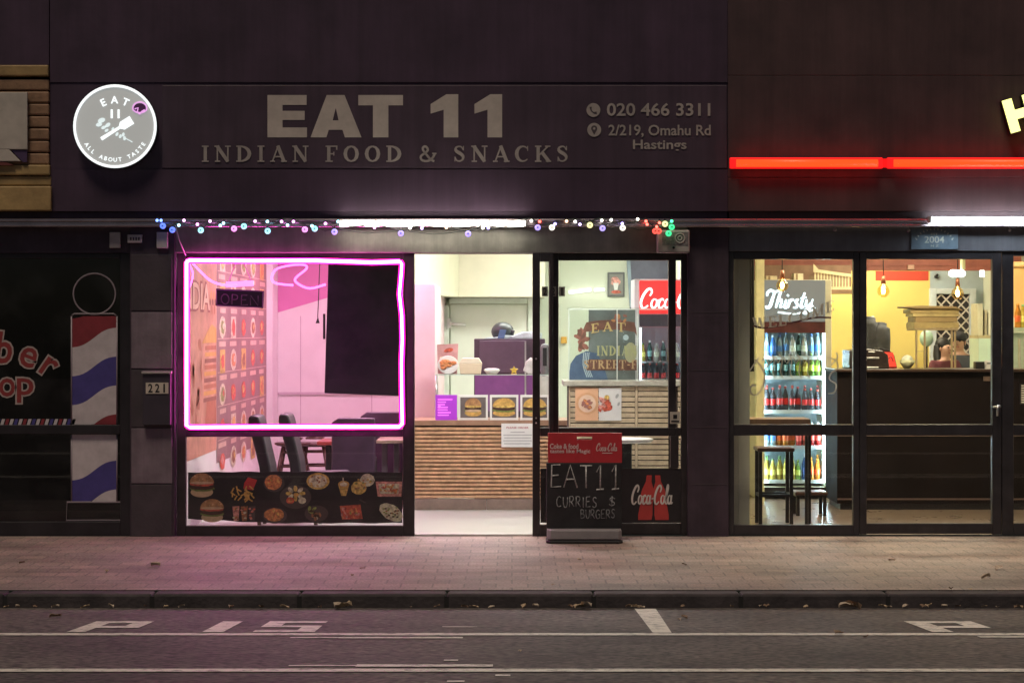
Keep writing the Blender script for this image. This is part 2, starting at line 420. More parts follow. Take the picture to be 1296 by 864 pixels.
# ------------------------------------------------------------ materials
def paver_mat():
    m = bpy.data.materials.new("pavers"); m.use_nodes = True
    nt = m.node_tree; b = nt.nodes["Principled BSDF"]
    tc = nt.nodes.new("ShaderNodeTexCoord")
    bt = nt.nodes.new("ShaderNodeTexBrick")
    bt.inputs["Scale"].default_value = 1.0
    bt.inputs["Brick Width"].default_value = 0.20; bt.inputs["Row Height"].default_value = 0.20
    bt.inputs["Mortar Size"].default_value = 0.006; bt.inputs["Bias"].default_value = 0.0
    bt.inputs["Color1"].default_value = (0.33, 0.245, 0.205, 1); bt.inputs["Color2"].default_value = (0.245, 0.195, 0.17, 1)
    bt.inputs["Mortar"].default_value = (0.17, 0.135, 0.12, 1)
    nt.links.new(tc.outputs["Object"], bt.inputs["Vector"])
    nz = nt.nodes.new("ShaderNodeTexNoise"); nz.inputs["Scale"].default_value = 1.3; nz.inputs["Detail"].default_value = 7; nz.inputs["Roughness"].default_value = .7
    mp = nt.nodes.new("ShaderNodeMapping"); mp.inputs["Scale"].default_value = (.5, 1.2, 1)
    nt.links.new(tc.outputs["Object"], mp.inputs[0]); nt.links.new(mp.outputs[0], nz.inputs["Vector"])
    mr = nt.nodes.new("ShaderNodeMapRange"); mr.inputs["From Min"].default_value = .3; mr.inputs["From Max"].default_value = .7; mr.inputs["To Min"].default_value = .42; mr.inputs["To Max"].default_value = 1.3
    nt.links.new(nz.outputs["Fac"], mr.inputs["Value"])
    mx = nt.nodes.new("ShaderNodeMix"); mx.data_type = 'RGBA'; mx.blend_type = 'MULTIPLY'; mx.inputs[0].default_value = 1
    nt.links.new(bt.outputs["Color"], mx.inputs[6]); nt.links.new(mr.outputs[0], mx.inputs[7])
    n2 = nt.nodes.new("ShaderNodeTexNoise"); n2.inputs["Scale"].default_value = 60; n2.inputs["Detail"].default_value = 3
    nt.links.new(tc.outputs["Object"], n2.inputs["Vector"])
    m2 = nt.nodes.new("ShaderNodeMapRange"); m2.inputs["From Min"].default_value = .3; m2.inputs["From Max"].default_value = .7; m2.inputs["To Min"].default_value = .6; m2.inputs["To Max"].default_value = 1.4
    nt.links.new(n2.outputs["Fac"], m2.inputs["Value"])
    mx2 = nt.nodes.new("ShaderNodeMix"); mx2.data_type = 'RGBA'; mx2.blend_type = 'MULTIPLY'; mx2.inputs[0].default_value = 1
    nt.links.new(mx.outputs[2], mx2.inputs[6]); nt.links.new(m2.outputs[0], mx2.inputs[7])
    nt.links.new(mx2.outputs[2], b.inputs["Base Color"])
    b.inputs["Roughness"].default_value = 0.62
    bp = nt.nodes.new("ShaderNodeBump"); bp.inputs["Strength"].default_value = .5; bp.inputs["Distance"].default_value = .006
    ad = nt.nodes.new("ShaderNodeMath"); ad.operation = 'MULTIPLY_ADD'; ad.inputs[1].default_value = -1; 
    nt.links.new(bt.outputs["Fac"], ad.inputs[0]); nt.links.new(n2.outputs["Fac"], ad.inputs[2])
    nt.links.new(ad.outputs[0], bp.inputs["Height"]); nt.links.new(bp.outputs["Normal"], b.inputs["Normal"])
    return m
def asphalt_mat():
    m = bpy.data.materials.new("asphalt"); m.use_nodes = True
    nt = m.node_tree; b = nt.nodes["Principled BSDF"]
    tc = nt.nodes.new("ShaderNodeTexCoord")
    n1 = nt.nodes.new("ShaderNodeTexNoise"); n1.inputs["Scale"].default_value = 26; n1.inputs["Detail"].default_value = 4
    n2 = nt.nodes.new("ShaderNodeTexNoise"); n2.inputs["Scale"].default_value = 0.9; n2.inputs["Detail"].default_value = 6
    vo = nt.nodes.new("ShaderNodeTexVoronoi"); vo.inputs["Scale"].default_value = 16
    for n in (n1, n2, vo): nt.links.new(tc.outputs["Object"], n.inputs["Vector"])
    r1 = nt.nodes.new("ShaderNodeValToRGB")
    r1.color_ramp.elements[0].position = .32; r1.color_ramp.elements[1].position = .72
    r1.color_ramp.elements[0].color = (.018,.016,.015,1); r1.color_ramp.elements[1].color = (.185,.160,.140,1)
    nt.links.new(n1.outputs["Fac"], r1.inputs["Fac"])
    mr = nt.nodes.new("ShaderNodeMapRange"); mr.inputs["From Min"].default_value = .3; mr.inputs["From Max"].default_value = .7; mr.inputs["To Min"].default_value = .55; mr.inputs["To Max"].default_value = 1.35
    nt.links.new(n2.outputs["Fac"], mr.inputs["Value"])
    mx = nt.nodes.new("ShaderNodeMix"); mx.data_type = 'RGBA'; mx.blend_type = 'MULTIPLY'; mx.inputs[0].default_value = 1
    nt.links.new(r1.outputs[0], mx.inputs[6]); nt.links.new(mr.outputs[0], mx.inputs[7])
    # pale chippings
    lt = nt.nodes.new("ShaderNodeMath"); lt.operation = 'LESS_THAN'; lt.inputs[1].default_value = .12
    nt.links.new(vo.outputs["Distance"], lt.inputs[0])
    sp = nt.nodes.new("ShaderNodeMath"); sp.operation = 'MULTIPLY'; sp.inputs[1].default_value = .35
    nt.links.new(lt.outputs[0], sp.inputs[0])
    mx2 = nt.nodes.new("ShaderNodeMix"); mx2.data_type = 'RGBA'
    nt.links.new(sp.outputs[0], mx2.inputs[0]); nt.links.new(mx.outputs[2], mx2.inputs[6]); mx2.inputs[7].default_value = (.26,.24,.22,1)
    nt.links.new(mx2.outputs[2], b.inputs["Base Color"])
    b.inputs["Roughness"].default_value = .7
    bp = nt.nodes.new("ShaderNodeBump"); bp.inputs["Strength"].default_value = .6; bp.inputs["Distance"].default_value = .008
    nt.links.new(n1.outputs["Fac"], bp.inputs["Height"]); nt.links.new(bp.outputs["Normal"], b.inputs["Normal"])
    return m
def paint_mat():
    m = bpy.data.materials.new("road_paint"); m.use_nodes = True
    nt = m.node_tree; b = nt.nodes["Principled BSDF"]
    tc = nt.nodes.new("ShaderNodeTexCoord"); nz = nt.nodes.new("ShaderNodeTexNoise"); nz.inputs["Scale"].default_value = 14; nz.inputs["Detail"].default_value = 7; nz.inputs["Roughness"].default_value = .75
    nt.links.new(tc.outputs["Object"], nz.inputs["Vector"])
    rp = nt.nodes.new("ShaderNodeValToRGB"); rp.color_ramp.elements[0].position = .36; rp.color_ramp.elements[1].position = .50
    rp.color_ramp.elements[0].color = (.16,.15,.13,1); rp.color_ramp.elements[1].color = (.74,.70,.62,1)
    nt.links.new(nz.outputs["Fac"], rp.inputs[0]); nt.links.new(rp.outputs[0], b.inputs["Base Color"])
    b.inputs["Roughness"].default_value = .55
    return m

PURPLE = (0.045, 0.032, 0.045)
m_fascia = mat("fascia_paint", (0.048, 0.025, 0.050), .6, var=.25, scale=2.2, bump=.12, rvar=.12, streak=.2)
m_fascia2 = mat("fascia_brown", (0.062, 0.033, 0.036), .6, var=.25, scale=2.2, bump=.12, rvar=.12, streak=.2)
m_lintel = mat("lintel_paint", (0.19, 0.18, 0.155), .5, var=.35, scale=3.0, bump=.15, rvar=.12, streak=.2)
m_frame = mat("black_aluminium", (0.022, 0.018, 0.022), .38, var=.3, scale=6, rvar=.1, streak=.2)
m_frame_w = mat("worn_black_aluminium", (0.030, 0.024, 0.026), .36, var=.35, scale=8, rvar=.1, streak=.2)
m_pillar = mat("dark_painted_block", (0.050, 0.032, 0.048), .6, var=.25, scale=5, bump=.15, streak=.2)
m_tile = mat("grey_painted_block", (0.19, 0.145, 0.175), .6, var=.2, scale=6, bump=.2, streak=.2)
m_white = mat("white_plaster", (0.72, 0.70, 0.68), .7, var=.05, scale=3, bump=.05)
m_kwall = mat("cream_wall", (0.66, 0.69, 0.56), .6, var=.05, scale=2)
m_kdoor = mat("pale_door_paint", (0.66, 0.70, 0.60), .45, var=.04, scale=4)
m_magenta = mat("magenta_wall", (0.60, 0.20, 0.42), .6, var=.06, scale=3)
m_timber = mat("pale_timber", (.58,.345,.20), .5, var=.25, scale=14)
m_timber_d = mat("timber_gap", (.030,.016,.012), .8)
m_floor = mat("vinyl_floor", (0.50, 0.54, 0.50), .28, var=.025, scale=3, rvar=0)
m_metal = mat("brushed_steel", (0.55, 0.55, 0.54), .3, metal=.9, var=.1, scale=20)
m_rail = mat("painted_gutter", (0.42, 0.36, 0.40), .27, metal=.85, var=.2, scale=5)
m_black = mat("black_plastic", (0.012, 0.011, 0.013), .45)
m_gloss = mat("black_screen", (0.042, 0.034, 0.050), .22, spec=.6, var=.35, scale=3)
m_dark_up = mat("dark_upholstery", (0.035, 0.028, 0.035), .5, var=.3, scale=8)
m_wood_d = mat("dark_wood", (0.075, 0.035, 0.025), .35, var=.35, scale=15)
m_paper = mat("white_paper", (0.78, 0.77, 0.76), .7, var=.04)
m_grey_l = mat("faded_white_vinyl", (0.40, 0.37, 0.35), .5, var=.1, scale=12)
m_dirtywhite = mat("dirty_white_plastic", (0.42, 0.38, 0.37), .5, var=.18, scale=12)
g_clear = glass_mat("window_glass", dirt=.012)
g_dark = glass_mat("tinted_window_glass", tint=(.55,.52,.56), base=.05, dirt=.03)
def em(name, col, s): return mat(name, tuple(min(.8, c)*.6 for c in col), .4, emit=s, ecol=col, var=.02)

# ------------------------------------------------------------ ground
def road_z(y):
    d = CAM_D + y
    if d >= 7.0: return -0.09 + 0.0698*(12.52 - d)
    z7 = -0.09 + 0.0698*5.52
    return z7 + max(-.12, (7.0-d)*0.012 if d > 0 else .084 + d*.03)
KERB_Y = 12.52 - CAM_D                 # front face of the kerb
def road_y(py):                        # depth of a picture row on the cambered road
    return 2115.0/(py - 599.9) - CAM_D
mb = MB()
ys = [KERB_Y - .0] + [KERB_Y - .6*i for i in range(1, 28)] + [-24, -32, -45]
xs = [-40 + 4*i for i in range(21)]
vv = [(x, y, road_z(y)) for y in ys for x in xs]
nx = len(xs)
mb.add(vv, [(j*nx+i, (j+1)*nx+i, (j+1)*nx+i+1, j*nx+i+1) for j in range(len(ys)-1) for i in range(nx-1)])
road = struct(mb.build("road", asphalt_mat()))
m_paint = paint_mat()
def strip(pts, lift=.004, name="road_marking"):      # polygon on the road, given as (x, y)
    b = MB(); b.add([(x, y, road_z(y)+lift) for x, y in pts], [tuple(range(len(pts)))])
    me = b
    o = me.build(name, m_paint, road)
    if o.data.polygons[0].normal.z < 0: o.data.flip_normals()
    return o
def prow(x0, x1, p0, p1):                            # along-street line seen between picture rows p0..p1
    ya, yb = road_y(p0), road_y(p1)
    n = 14; b = MB()
    xa, xb = (x0-648)*(CAM_D+ya)/F, (x1-648)*(CAM_D+ya)/F
    if x0 < 0: xa = -30
    if x1 > 1296: xb = 30
    b.add([(xa,ya,road_z(ya)+.004),(xb,ya,road_z(ya)+.004),(xb,yb,road_z(yb)+.004),(xa,yb,road_z(yb)+.004)], [(3,2,1,0)])
    b.build("road_marking", m_paint, road)
prow(-1, 1297, 801.4, 804.2)
prow(430, 586, 806.2, 808.0); prow(368, 429.9, 806.4, 807.6); prow(1236, 1297, 805.2, 807.0)
prow(-1, 1297, 846.6, 850.4)
prow(452, 624, 841.0, 844.0); prow(366, 451.5, 842.0, 843.2)
prow(560, 604, 795-2, 795-1.4); prow(627, 646, 854, 856); prow(562, 580, 835, 836.5); prow(566, 588, 861.5, 863.5)
def gx(px, py): return (px-648)*(CAM_D+road_y(py))/F
strip([(gx(803,770.5), road_y(770.5)), (gx(830,770.5), road_y(770.5)), (gx(850,800.8), road_y(800.8)), (gx(826,800.8), road_y(800.8))])
def letter(polys): 
    b = MB()
    for P in polys: b.add([(x, y, road_z(y)+.004) for x, y in P], [tuple(range(len(P)))])
    o = b.build("road_marking", m_paint, road)
    return o
yb_, yt_ = road_y(800.0), road_y(786.3); H_ = yt_-yb_
def rc(x0, x1, a, b): return [(x0, yb_+a*H_), (x1, yb_+a*H_), (x1, yb_+b*H_), (x0, yb_+b*H_)]
def letter_P(x, w): letter([rc(x, x+.3*w, 0, 1), rc(x+.3*w, x+w, .82, 1), rc(x+.3*w, x+w, .36, .54), rc(x+.7*w, x+w, .54, .82)])
letter_P(-2.30, .32)
letter([rc(-1.60, -1.49, 0, 1)])
letter([rc(-1.34,-1.02,.84,1), rc(-1.34,-1.24,.58,.84), rc(-1.34,-1.02,.44,.58), rc(-1.12,-1.02,.15,.44), rc(-1.34,-1.02,0,.15)])
letter_P(2.17, .37)

mb = MB(); mb.add([(-40,KERB_Y+.16,0),(40,KERB_Y+.16,0),(40,.0,0),(-40,.0,0)], [(0,1,2,3)])
pave = struct(mb.build("pavement", paver_mat()))
mb = MB(); kx = -40.0
while kx < 40:
    mb.prism([(kx+.004,-.3),(kx+.896,-.3),(kx+.896,-.004),(kx+.004,-.004)], KERB_Y, KERB_Y+.16); kx += .9
kerb = struct(mb.build("kerb", mat("kerb_stone", (0.050, 0.040, 0.042), .75, var=.45, scale=5, bump=.5), bevel=.015))
mb = MB(); mb.box(-40, 40, KERB_Y+.002, KERB_Y+.158, -.31, -.02)
struct(mb.build("kerb_bed", mat("kerb_joint", (.02,.018,.018), .9)))

# ------------------------------------------------------------ snack shop building
FY = -.06       # face of the upper wall
ZB = Z(277, FY) # its lower edge
shop = thing("snack_shop", "dark middle shop with pink neon window and wide open door", "building")
xl, xr = X(63, FY), X(921, FY)
mb = MB()
mb.box(xl, xr, FY, .35, ZB+.06, Z(214.5,FY))                    # lower band
mb.box(xl, xr, FY+.0115, .35, Z(214.2,FY), Z(104.4,FY))            # sign band
mb.box(xl, xr, FY+.004, .35, Z(104.1,FY), 5.2)                  # top band
mb.box(xl, xr, FY+.0125, .35, Z(214.5,FY)+.0005, Z(214.2,FY)-.0005)
mb.box(xl, xr, FY+.0125, .35, Z(104.4,FY)+.001, Z(104.1,FY)-.001)
mb.build("upper_wall", m_fascia, shop, bevel=.003)
mb = MB(); mb.box(xl+.001, xr-.001, FY+.03, .34, ZB+.002, ZB+.058); mb.build("soffit", m_fascia, shop)
mb = MB(); mb.box(X(222), X(870), 0.0, .3, Z(320), ZB+.0015)
mb.build("lintel", m_lintel, shop, bevel=.006)
# pillars
mb = MB(); mb.box(X(165), X(222)-.001, -.02, .3, -.02, ZB+.0015); mb.build("pillar", m_pillar, shop, bevel=.004)
mb = MB()
blocks = [(322,393,1),(395,466,0),(541.5,611,0),(612.5,679,1),(468,540,1)]
for a, b_, k in blocks:
    mb.box(X(167), X(218.5), -.028, -.0195, max(.002, Z(b_)), Z(a), k)
mb.build("facing_block", [m_tile, mat("dark_facing_block", (.06,.046,.056), .6, var=.2, scale=6, bump=.2)], shop, bevel=.003)
mb = MB(); mb.box(X(870)+.001, X(922), -.02, .3, -.02, ZB+.0015); mb.build("pillar", m_pillar, shop, bevel=.004)
mb = MB()
for py in (395, 468, 540, 612): mb.box(X(874), X(921), -.0225, -.0195, Z(py)-.004, Z(py))
mb.build("mortar_joint", mat("joint_line", (.085,.066,.076), .7), shop)
# window and its panes
FR0, FR1 = .02, .085
def frame(name, bars, material, parent, y0=FR0, y1=FR1):
    b = MB()
    for (a, c, d, e) in bars: b.pbox(a, c, d, e, y0, y1)
    return b.build(name, material, parent, bevel=.004)
def pane(px0, px1, py0, py1, parent, y=.05, g=None):
    b = MB(); b.box(X(px0,y)-.005, X(px1,y)+.005, y, y+.006, Z(py1,y)-.005, Z(py0,y)+.005)
    return b.build("pane", g or g_clear, parent)
w = frame("window", [(224,235,320.2,679),(510,524.5,320.2,679),(235.1,509.9,320.3,332),(235.1,509.9,543,552.5),(235.1,509.9,665,679)], m_frame_w, shop)
pane(235,510,332,543,w); pane(235,510,552.5,665,w)
# fixed side window on the right of the door
w = frame("window", [(694.5,707,320.4,676),(846,855.5,329,541),(862,871,320.4,677),(707.1,861.9,320.6,329.5),(707.1,845.9,541,551.5),(855.6,861.9,541,551.5),(846,855.5,541.1,551.4),(707.1,861.9,662,676.5),(848.5,859,551.6,592)], m_frame_w, shop, .075, .135)
pane(707,846,329.5,541,w,.1); pane(855.5,862,329.5,541,w,.1); pane(707,848,551.5,662,w,.1)
# the sliding door leaf, slid open behind it
w = frame("door", [(674,683.5,320.2,678),(695.6,700,320.4,677),(683.6,695.5,320.4,331),(683.6,695.5,541,552),(683.6,695.5,664,677.5)], m_frame_w, shop, .005, .07)
pane(683.5,695.5,331,541,w,.03); pane(683.5,695.5,552,664,w,.03)
b = MB()
for py in (454, 529, 535): b.sphere((X(678.5), .003, Z(py)), .007, sc=(1,.6,1), seg=8, rings=5)
b.build("bolt", m_metal, w)
mb = MB(); mb.box(X(524.6), X(673.9), .0, .12, -.01, .018); mb.build("threshold", mat("aluminium_sill", (.6,.6,.58), .35, metal=.6), shop, bevel=.004)
# room shell
LX, BX, RX, CZ = -2.60, 6.2, 1.70, 2.80
mb = MB(); mb.add([(LX,.09,.004),(RX,.09,.004),(RX,BX,.004),(LX,BX,.004)], [(0,1,2,3)]); struct(mb.build("floor", m_floor))
mb = MB(); mb.box(LX-.12, LX, .3, BX+.12, 0, CZ); mb.build("side_wall", m_white, shop)
mb = MB(); mb.box(RX, RX+.1, .3, BX+.12, 0, CZ); mb.build("side_wall", m_kwall, shop)
mb = MB(); mb.box(LX-.12, RX+.1, .3, BX+.12, CZ+.002, CZ+.1); mb.build("ceiling", m_white, shop)
xs_ = X(538, 3.2)
mb = MB(); mb.box(LX+.001, X(535,BX), BX, BX+.12, 0, CZ); mb.build("back_wall", m_white, shop)
mb = MB(); mb.box(X(535,BX)+.001, RX-.001, BX, BX+.12, 0, CZ); mb.build("back_wall", m_kwall, shop)
b = MB()   # the magenta slope high on the dining wall
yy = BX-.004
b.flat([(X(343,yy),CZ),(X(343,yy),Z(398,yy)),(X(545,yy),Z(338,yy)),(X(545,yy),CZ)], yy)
b.build("colour_band", m_magenta, shop)
b = MB(); b.box(X(337.5,5.7), X(345,5.7), 5.7, BX-.006, 0, CZ-.001); b.build("corner_post", m_white, shop, bevel=.004)
b = MB(); b.rect(X(346,yy-.004), X(545,yy-.004), Z(499,yy), Z(496,yy), yy-.02); b.rect(X(380,yy), X(381,yy), Z(600,yy), Z(400,yy), yy-.003); b.rect(X(470,yy), X(471,yy), Z(600,yy), Z(400,yy), yy-.003)
b.build("wall_trim", mat("trim_pink_grey", (.5,.42,.45), .6), shop)
# partition between dining room and kitchen, white but coloured pink for the light on it
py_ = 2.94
b = MB(); b.box(X(526,py_)-.12, X(550.5,py_), py_, BX-.01, .0, Z(359.5,py_)); b.build("partition", mat("pink_lit_white_wall", (.74,.54,.58), .6, var=.05, scale=3), shop, bevel=.004)
# bulkhead over the kitchen, its slanted face lit from below
b = MB()
xa, ya, xb, yb2 = X(505,3.1), 3.1, X(580.5,5.0), 5.0
b.hprism([(xa,ya),(xb,yb2),(X(690,5.0),5.0),(X(690,5.0),6.15),(xa,6.15)], Z(375.5,5.0), CZ-.004)
b.build("bulkhead", mat("beige_plaster", (.52,.49,.37), .65, var=.08, scale=3), shop)
# service hatch door on the kitchen's back wall
yb3 = 5.6
cool = thing("kitchen_door", "pale closed door with lever handle behind the food counter", "door")
b = MB(); b.pbox(570,667.5,385,610,yb3,yb3+.06); b.build("leaf", m_kdoor, cool, bevel=.006)
b = MB(); b.pbox(552,568.5,386,610,yb3-.03,yb3+.08); b.pbox(668,674,376,610,yb3-.03,yb3+.08); b.pbox(569,667.6,377,384,yb3-.03,yb3+.08); b.build("frame", mat("pale_frame", (.60,.66,.58), .4), cool, bevel=.008)
b = MB(); b.pbox(566,571,403,415,yb3-.05,yb3-.032); b.bar((X(569,yb3),yb3-.06,Z(409,yb3)), (X(590,yb3),yb3-.06,Z(411,yb3)), .016); b.build("handle", m_white, cool)

# unseen ceiling lights of the snack shop; pink and display case ones added
def ceiling_light(x, y, z, w_, l_, mm, label):
    t = thing("ceiling_light", label, "ceiling light", "ceiling lights inside the shops")
    b = MB(); b.box(x-w_/2, x+w_/2, y-l_/2, y+l_/2, z-.05, z-.03); b.build("diffuser", mm, t)
    b = MB(); b.box(x-w_/2-.02, x+w_/2+.02, y-l_/2-.02, y+l_/2+.02, z-.028, z-.001); b.build("housing", m_white, t)
e_cool = em("cool_panel_light", (0.95, 1.0, 0.90), 22.0)
e_dine = em("pink_fill_panel", (1.0, 0.50, 0.78), 36.0)  # pink tint stands in for neon light spread through the room
e_warm = em("warm_panel_light", (1.0, 0.90, 0.66), 34.0)
ceiling_light(.0, .75, CZ, 1.5, .35, em("entrance_panel_light", (1.0,.98,.90), 38.0), "unseen white ceiling panel above the snack shop entrance")
ceiling_light(.3, 3.6, CZ-.001, 1.4, .5, e_cool, "unseen white ceiling panel above the snack shop kitchen")
ceiling_light(-1.5, 2.6, CZ, 1.0, .4, e_dine, "added pink ceiling panel above the snack shop dining tables")
ceiling_light(-1.6, 4.6, CZ, 1.0, .4, e_dine, "added pink ceiling panel near the snack shop back wall")
ceiling_light(1.15, 4.2, CZ, .4, 1.2, e_cool, "added white ceiling panel above the display case end of snack shop")

# ------------------------------------------------------------ barber shop on the left
barb = thing("barber_shop", "dark closed shop at left end with yellowish boarded upper front", "building")
m_ytop = mat("ochre_paint", (.36,.24,.10), .6, var=.3, scale=5, bump=.2)
m_ybrick = mat("brown_boards", (.27,.155,.09), .65, var=.35, scale=7, bump=.3)
BL = -6.6
b = MB(); b.box(BL, X(62,FY), FY-.03, .35, Z(97,FY), Z(83,FY)); b.box(BL, X(64,FY), FY-.03, .35, Z(222,FY), Z(209,FY)); b.box(BL, X(65,FY), FY-.01, .35, Z(235,FY), Z(223,FY)); b.box(BL, X(66,FY), FY-.04, .35, ZB+.06, Z(236,FY))
b.build("cornice", m_ytop, barb, bevel=.01)
b = MB(); zz = Z(208.5,FY)
while zz < Z(98,FY)-.02:
    b.box(BL, X(62.5,FY), FY-.012-.008*random.random(), .35, zz, min(zz+.088, Z(97.4,FY))); zz += .096
b.build("upper_wall", m_ybrick, barb, bevel=.012)
b = MB(); b.box(BL, X(62,FY), FY-.002, .35, Z(82.5,FY), 5.2); b.build("parapet", m_fascia, barb)
b = MB(); b.box(BL, X(165)-.001, .0, .3, Z(320), ZB+.058); b.build("lintel", m_pillar, barb)
w = frame("window", [(152,164.9,320.2,679),(-400,151.9,320.3,327),(-400,151.9,537.5,549),(-400,151.9,660,679)], m_frame, barb)
pane(-400,152,327,537.5,w,g=g_dark); pane(-400,152,549,660,w,g=g_dark)
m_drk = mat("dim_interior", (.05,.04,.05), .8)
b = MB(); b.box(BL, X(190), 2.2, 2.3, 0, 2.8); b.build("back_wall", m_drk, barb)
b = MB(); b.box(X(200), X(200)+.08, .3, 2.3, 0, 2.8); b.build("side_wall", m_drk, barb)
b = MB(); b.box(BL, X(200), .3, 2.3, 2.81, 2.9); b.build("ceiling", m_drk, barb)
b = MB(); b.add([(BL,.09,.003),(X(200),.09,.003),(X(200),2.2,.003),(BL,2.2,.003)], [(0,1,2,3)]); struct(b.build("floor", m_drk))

# ------------------------------------------------------------ burger shop on the right
burg = thing("burger_shop", "dark right hand shop with red neon bar and tall front windows", "building")
BR = 6.6
xl2 = X(921,FY)+.002
b = MB()
b.box(xl2, BR, FY, .35, ZB+.06, Z(225,FY)); b.box(xl2, BR, FY-.002, .35, Z(224.6,FY), Z(96,FY)); b.box(xl2, BR, FY-.004, .35, Z(95.6,FY), 5.2)
b.build("upper_wall", m_fascia2, burg, bevel=.003)
b = MB(); b.box(X(922)+.001, BR, FY+.03, .34, ZB+.002, ZB+.058); b.build("soffit", m_fascia2, burg)
b = MB(); b.box(X(922)+.001, BR, 0, .3, Z(318), ZB+.0015); b.build("lintel", mat("grey_lintel", (.13,.13,.15), .5, var=.25, scale=3, streak=.2), burg, bevel=.006)
m_frb = mat("grey_black_aluminium", (0.034, 0.030, 0.034), .33, var=.3, scale=7, rvar=.1, streak=.2)
w = frame("window", [(922.2,929,318.2,677),(1080,1088,318.2,677),(929.1,1079.9,318.3,328),(929.1,1079.9,537,551),(929.1,1079.9,664,677)], m_frb, burg)
pane(929,1080,328,537,w); pane(929,1080,551,664,w)
w = frame("door", [(1088.5,1097,318.3,676),(1256,1267.5,318.3,676),(1097.1,1255.9,318.4,328),(1097.1,1255.9,537,551),(1097.1,1255.9,662,675)], m_frb, burg, .012, .075)
pane(1097,1256,328,537,w); pane(1097,1256,551,662,w)
b = MB(); b.bar((X(1257),.0,Z(515)),(X(1265),-.03,Z(514)),.009); b.bar((X(1262),-.028,Z(512)),(X(1261),-.03,Z(526)),.008); b.sphere((X(1264.5),-.02,Z(514)),.012); b.build("handle", m_metal, w)
w = frame("window", [(1268.5,1283,318.2,677),(1430,1446,318.2,677),(1283.1,1429.9,318.3,324),(1283.1,1429.9,537,551),(1283.1,1429.9,662,677)], m_frb, burg)
pane(1283,1430,324,537,w); pane(1283,1430,551,662,w)
b = MB(); b.box(X(1446)+.001, BR, .0, .3, -.02, Z(318)-.001); b.build("pillar", m_pillar, burg)
BLX, BBY, BRX = RX+.102, 6.6, 5.2
m_wfloor = mat("timber_floor", (.19,.145,.115), .3, var=.10, scale=4, rvar=.1)
b = MB(); b.add([(BLX,.09,.004),(BRX,.09,.004),(BRX,BBY,.004),(BLX,BBY,.004)], [(0,1,2,3)]); struct(b.build("floor", m_wfloor))
m_yel = mat("yellow_wall", (.74,.60,.18), .6, var=.05, scale=2)
m_redb = mat("red_wall_band", (.55,.06,.03), .6, var=.08)
m_bluegrey = mat("blue_grey_wall", (.40,.48,.52), .6, var=.06)
m_redbrown = mat("red_brown_beam", (.36,.11,.075), .55, var=.15)
b = MB(); b.box(BLX+.1, X(1177,BBY), BBY, BBY+.1, 0, CZ); b.build("back_wall", m_yel, burg)
b = MB(); b.box(X(1177,BBY)+.001, BRX, BBY, BBY+.1, 0, CZ); b.build("back_wall", m_bluegrey, burg)
b = MB(); b.rect(X(1108,BBY), X(1175,BBY), Z(355,BBY), Z(343,BBY), BBY-.004); b.build("colour_band", m_redb, burg)
b = MB(); b.box(BLX+.001, BRX, 4.9, 5.1, Z(342,4.9), CZ-.002); b.box(BLX+.001, BRX, 4.88, 4.898, Z(336.5,4.9), Z(335,4.9)); b.build("beam", m_redbrown, burg)
b = MB(); b.box(BLX, BRX, .3, BBY, CZ+.002, CZ+.1); b.build("ceiling", mat("brown_ceiling", (.5,.36,.28), .7), burg)
b = MB(); b.box(BRX, BRX+.1, .3, BBY, 0, CZ); b.build("side_wall", m_kwall, burg)
b = MB(); b.box(BLX, BLX+.09, .3, BBY, 0, CZ); b.build("side_wall", m_kwall, burg)
b = MB(); b.pbox(957,967.5,300,640,2.9,3.0); b.build("post", mat("cream_post", (.72,.66,.38), .5), burg, bevel=.006)
ceiling_light(3.0, 1.0, CZ, 1.8, .3, em("warm_front_light", (1.0,.83,.55), 38.0), "warm ceiling panel above the burger shop window seats")
ceiling_light(4.0, 3.4, CZ, 1.2, .4, e_warm, "warm ceiling panel above the burger shop counter")
ceiling_light(3.6, 5.9, CZ, 1.6, .25, e_warm, "warm ceiling panel near the burger shop back wall")

# roof over everything
b = MB(); b.box(BL, BR, -.17, 7.2, 5.201, 5.3); b.box(BL, BR, 7.1, 7.2, 0, 5.2); b.box(BL, BL+.1, .36, 7.09, 0, 5.2); b.box(BR-.1, BR, .36, 7.09, 0, 5.2)
b.build("roof", m_drk, shop)

# ============================================================ THINGS ON THE FACADE
# ---- long signboard with the shop's name
sb = thing("signboard", "long dark signboard with pale shop name, phone number and address", "signboard")
SY = FY + .001
b = MB(); b.box(X(205,SY), X(920,SY), SY, FY+.0110, Z(213,SY), Z(108,SY)); b.build("board", mat("signboard_face", (.060,.037,.058), .5, var=.12, scale=4, rvar=.1, streak=.2), sb, bevel=.004)
LY = SY - .0035
m_let = mat("faded_white_letters", (.50,.44,.40), .5, var=.12, scale=9)
m_let2 = mat("faded_grey_letters", (.36,.32,.30), .5, var=.14, scale=9)
def P(px, py): return (X(px,LY), Z(py,LY))
b = MB()
b.prism([P(338.5,120.5),P(388,120.5),P(388,133),P(357.5,133),P(357.5,140.5),P(385.5,140.5),P(385.5,152),P(357.5,152),P(357.5,161.5),P(388.5,161.5),P(388.5,174),P(338.5,174)], LY, LY+.003)
